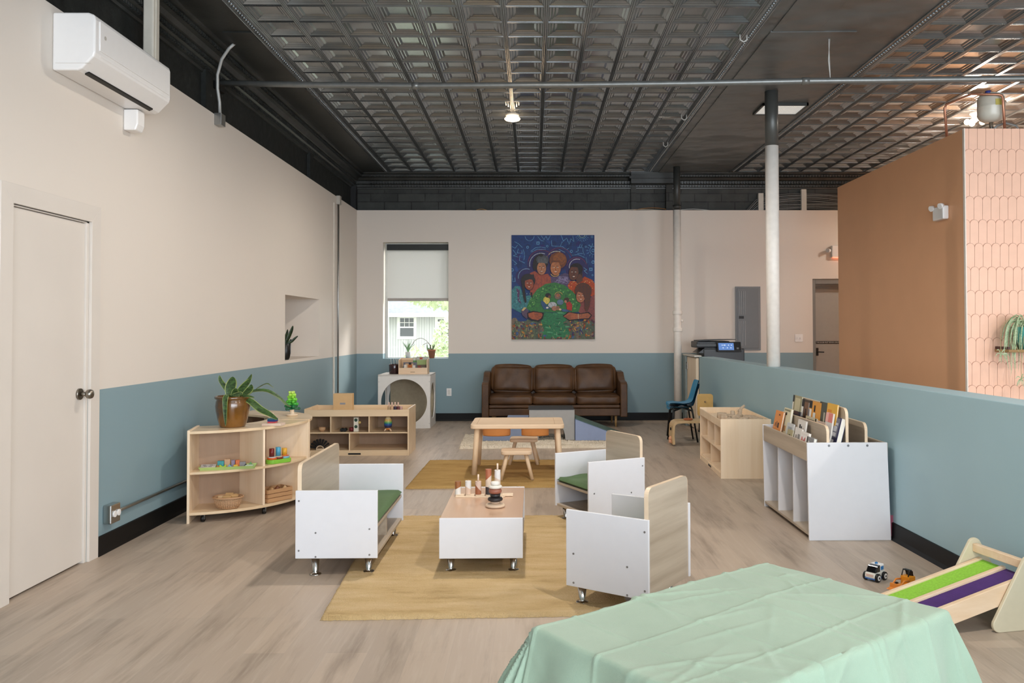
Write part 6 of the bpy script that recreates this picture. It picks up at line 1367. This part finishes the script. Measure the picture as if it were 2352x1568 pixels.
for k in range(9):
    a = R(18+k*18); c, s = math.cos(a), math.sin(a); part('blade', mb_().prism([(c*.05-s*.006, 0, s*.05+c*.006), (c*.05+s*.006, 0, s*.05-c*.006), (c*.115+s*.013, 0, s*.115-c*.013), (c*.122, 0, s*.122), (c*.115-s*.013, 0, s*.115+c*.013)], (0, .02, 0)), M_BLACK, t, w=False)
part('half_ring', mb_().tube([(.042*math.cos(R(a)), .01, .042*math.sin(R(a))) for a in range(0, 181, 12)], .0055, 8), M_EDGE, t, w=False)
part('base', mb_().bb(-.04, .04, -.01, .03, 0, .012), M_EDGE, t, w=False)
t = local_root('wooden_box', 'square wooden box with a small grey label, standing in the shelf top tray', 'box', -2.14, 9.46, .4555)
part('box', mb_().bb(-.105, .105, -.05, .05, 0, .225), P('#d4ae7c', .5, nz=.03), t, w=False, bevel=.002)
part('label_plate', mb_().bb(-.03, .03, -.052, -.050, .105, .125), P('#8f9299', .4), t, w=False)
for i, (c, l) in enumerate((('#a58a68', 'tan peg doll cup, left of the row'), ('#c09a78', 'light brown peg doll cup, second in the row'), ('#2b2036', 'dark purple peg doll cup, middle of the row'), ('#5a2026', 'dark red peg doll cup, fourth in the row'), ('#b08a80', 'dusty pink peg doll cup, right of the row'))):
    t = local_root('peg_doll', l, 'toy', -1.62+.034*i, 9.40, .4555, 0, 'peg dolls in the shelf top tray')
    part('cup', mb_().cyl((0, 0, 0), (0, 0, .083), .0165, n=18), P(c, .45), t, w=False)
    if i < 4: part('doll', mb_().lathe([(.001, .08), (.009, .08), (.007, .108), (.0085, .118), (.006, .128), (.001, .130)], (0, 0, 0), 14), P('#e3bfae', .5), t, w=False)

# ------------------------------------------------------------------ outside the back window
struct('ground', mb_().bb(-60, 30, 13.25, 120, -.5, -.45), P('#a9ad98', .9, nz=.2, scale=2))
hx, hy = -6.9, 46.0
t = thing('neighbour_house', 'pale grey sided house seen through the back window', 'house', (-7, 48, -.45))
M_SID = N('vertical_siding'); wv = M_SID.n('ShaderNodeTexWave'); wv.bands_direction = 'X'; wv.inputs['Scale'].default_value = 2.2; M_SID.l(M_SID.coords(), wv.inputs[0])
M_SID.bump(wv.outputs['Fac'], .3, .02); M_SID = M_SID.done(M_SID.ramp(wv.outputs['Fac'], [(0, h2('#a9abad')), (.2, h2('#bfc1c2')), (1, h2('#c9cbcb'))]), .6)
part('wall', mb_().bb(-9.0, -1.5, hy, hy+6, -.45, 2.2), M_SID, t)
part('roof', mb_().prism([(-9.8, hy-.6, 2.15), (-9.8, hy+3, 4.3), (-9.8, hy+6.6, 2.15)], (9.6, 0, 0)), P('#8f949b', .7, nz=.15, scale=6), t)
part('fascia', mb_().bb(-9.8, -.2, hy-.66, hy-.6, 2.08, 2.28), P('#f4f4f4', .5), t)
for xw, w, z0, z1 in ((-6.95, .74, 1.02, 2.02), (-4.95, .6, 1.05, 1.95)):
    f = part('window', mb_().bb(xw-w/2-.16, xw+w/2+.16, hy-.05, hy, z0-.16, z1+.14), P('#f4f4f2', .5), t)
    part('pane', mb_().bb(xw-w/2, xw+w/2, hy-.06, hy-.05, z0, z1), P('#4c5256', .3, nz=.15, scale=3), f)
    m = mb_().bb(xw-w/2, xw+w/2, hy-.075, hy-.06, (z0+z1)/2-.035, (z0+z1)/2+.035)
    for k in (1, 2): m.bb(xw-w/2+w*k/3-.012, xw-w/2+w*k/3+.012, hy-.07, hy-.06, (z0+z1)/2, z1)
    m.bb(xw-w/2, xw+w/2, hy-.07, hy-.06, (z0+z1)*.5+(z1-z0)*.24, (z0+z1)*.5+(z1-z0)*.27); part('muntin', m, P('#f4f4f2', .5), f)
def tree(x, y, z, rx, rz_, n, label, mat=M_TREE, ls=.14, trunk=True, cat='tree'):
    t = thing('garden_tree' if trunk else 'garden_shrub', label, cat, (x, y, -.45)); rt_ = random.Random(int(x*100)); m = mb_()
    for k in range(n):
        a = rt_.uniform(0, 2*PI); b = math.acos(rt_.uniform(-1, 1)); r = rt_.uniform(.55, 1)**.5
        c = Vector((x+rx*r*math.sin(b)*math.cos(a), y+rx*r*math.sin(b)*math.sin(a), z+rz_*r*math.cos(b))); n1 = Vector((rt_.uniform(-1, 1), rt_.uniform(-1, 1), rt_.uniform(-1, 1))).normalized(); n2 = n1.orthogonal().normalized(); s_ = ls*rt_.uniform(.6, 1.3)
        m.add([c-n1*s_, c+n2*s_*.5, c+n1*s_, c-n2*s_*.5], [(0, 1, 2, 3)])
    part('foliage', m, mat, t)
    part('trunk', mb_().tube([(x, y, -.45), (x+.05, y, z*.5), (x, y, z)], [.12 if trunk else .04]*3, 8), P('#6b5a48', .8), t)
tree(-3.6, 38, 3.9, 3.2, 1.6, 2600, 'leafy pale green tree hanging over the neighbour house roof', ls=.2)
tree(-9.6, 39, 4.1, 2.2, 1.3, 1200, 'leafy tree at the left behind the roller shade, outside', ls=.2)
tree(-2.2, 22, .75, .5, 1.0, 1500, 'pale green bush at the right side of the back window view', ls=.07, trunk=False, cat='bush')
tree(-2.5, 18.0, .45, .42, .62, 750, 'low flowering shrub outside the back window, in the middle', ls=.05, trunk=False, cat='bush')
tree(-3.45, 18.2, .5, .4, .5, 380, 'low shrub outside the back window, at the left', ls=.05, trunk=False, cat='bush')
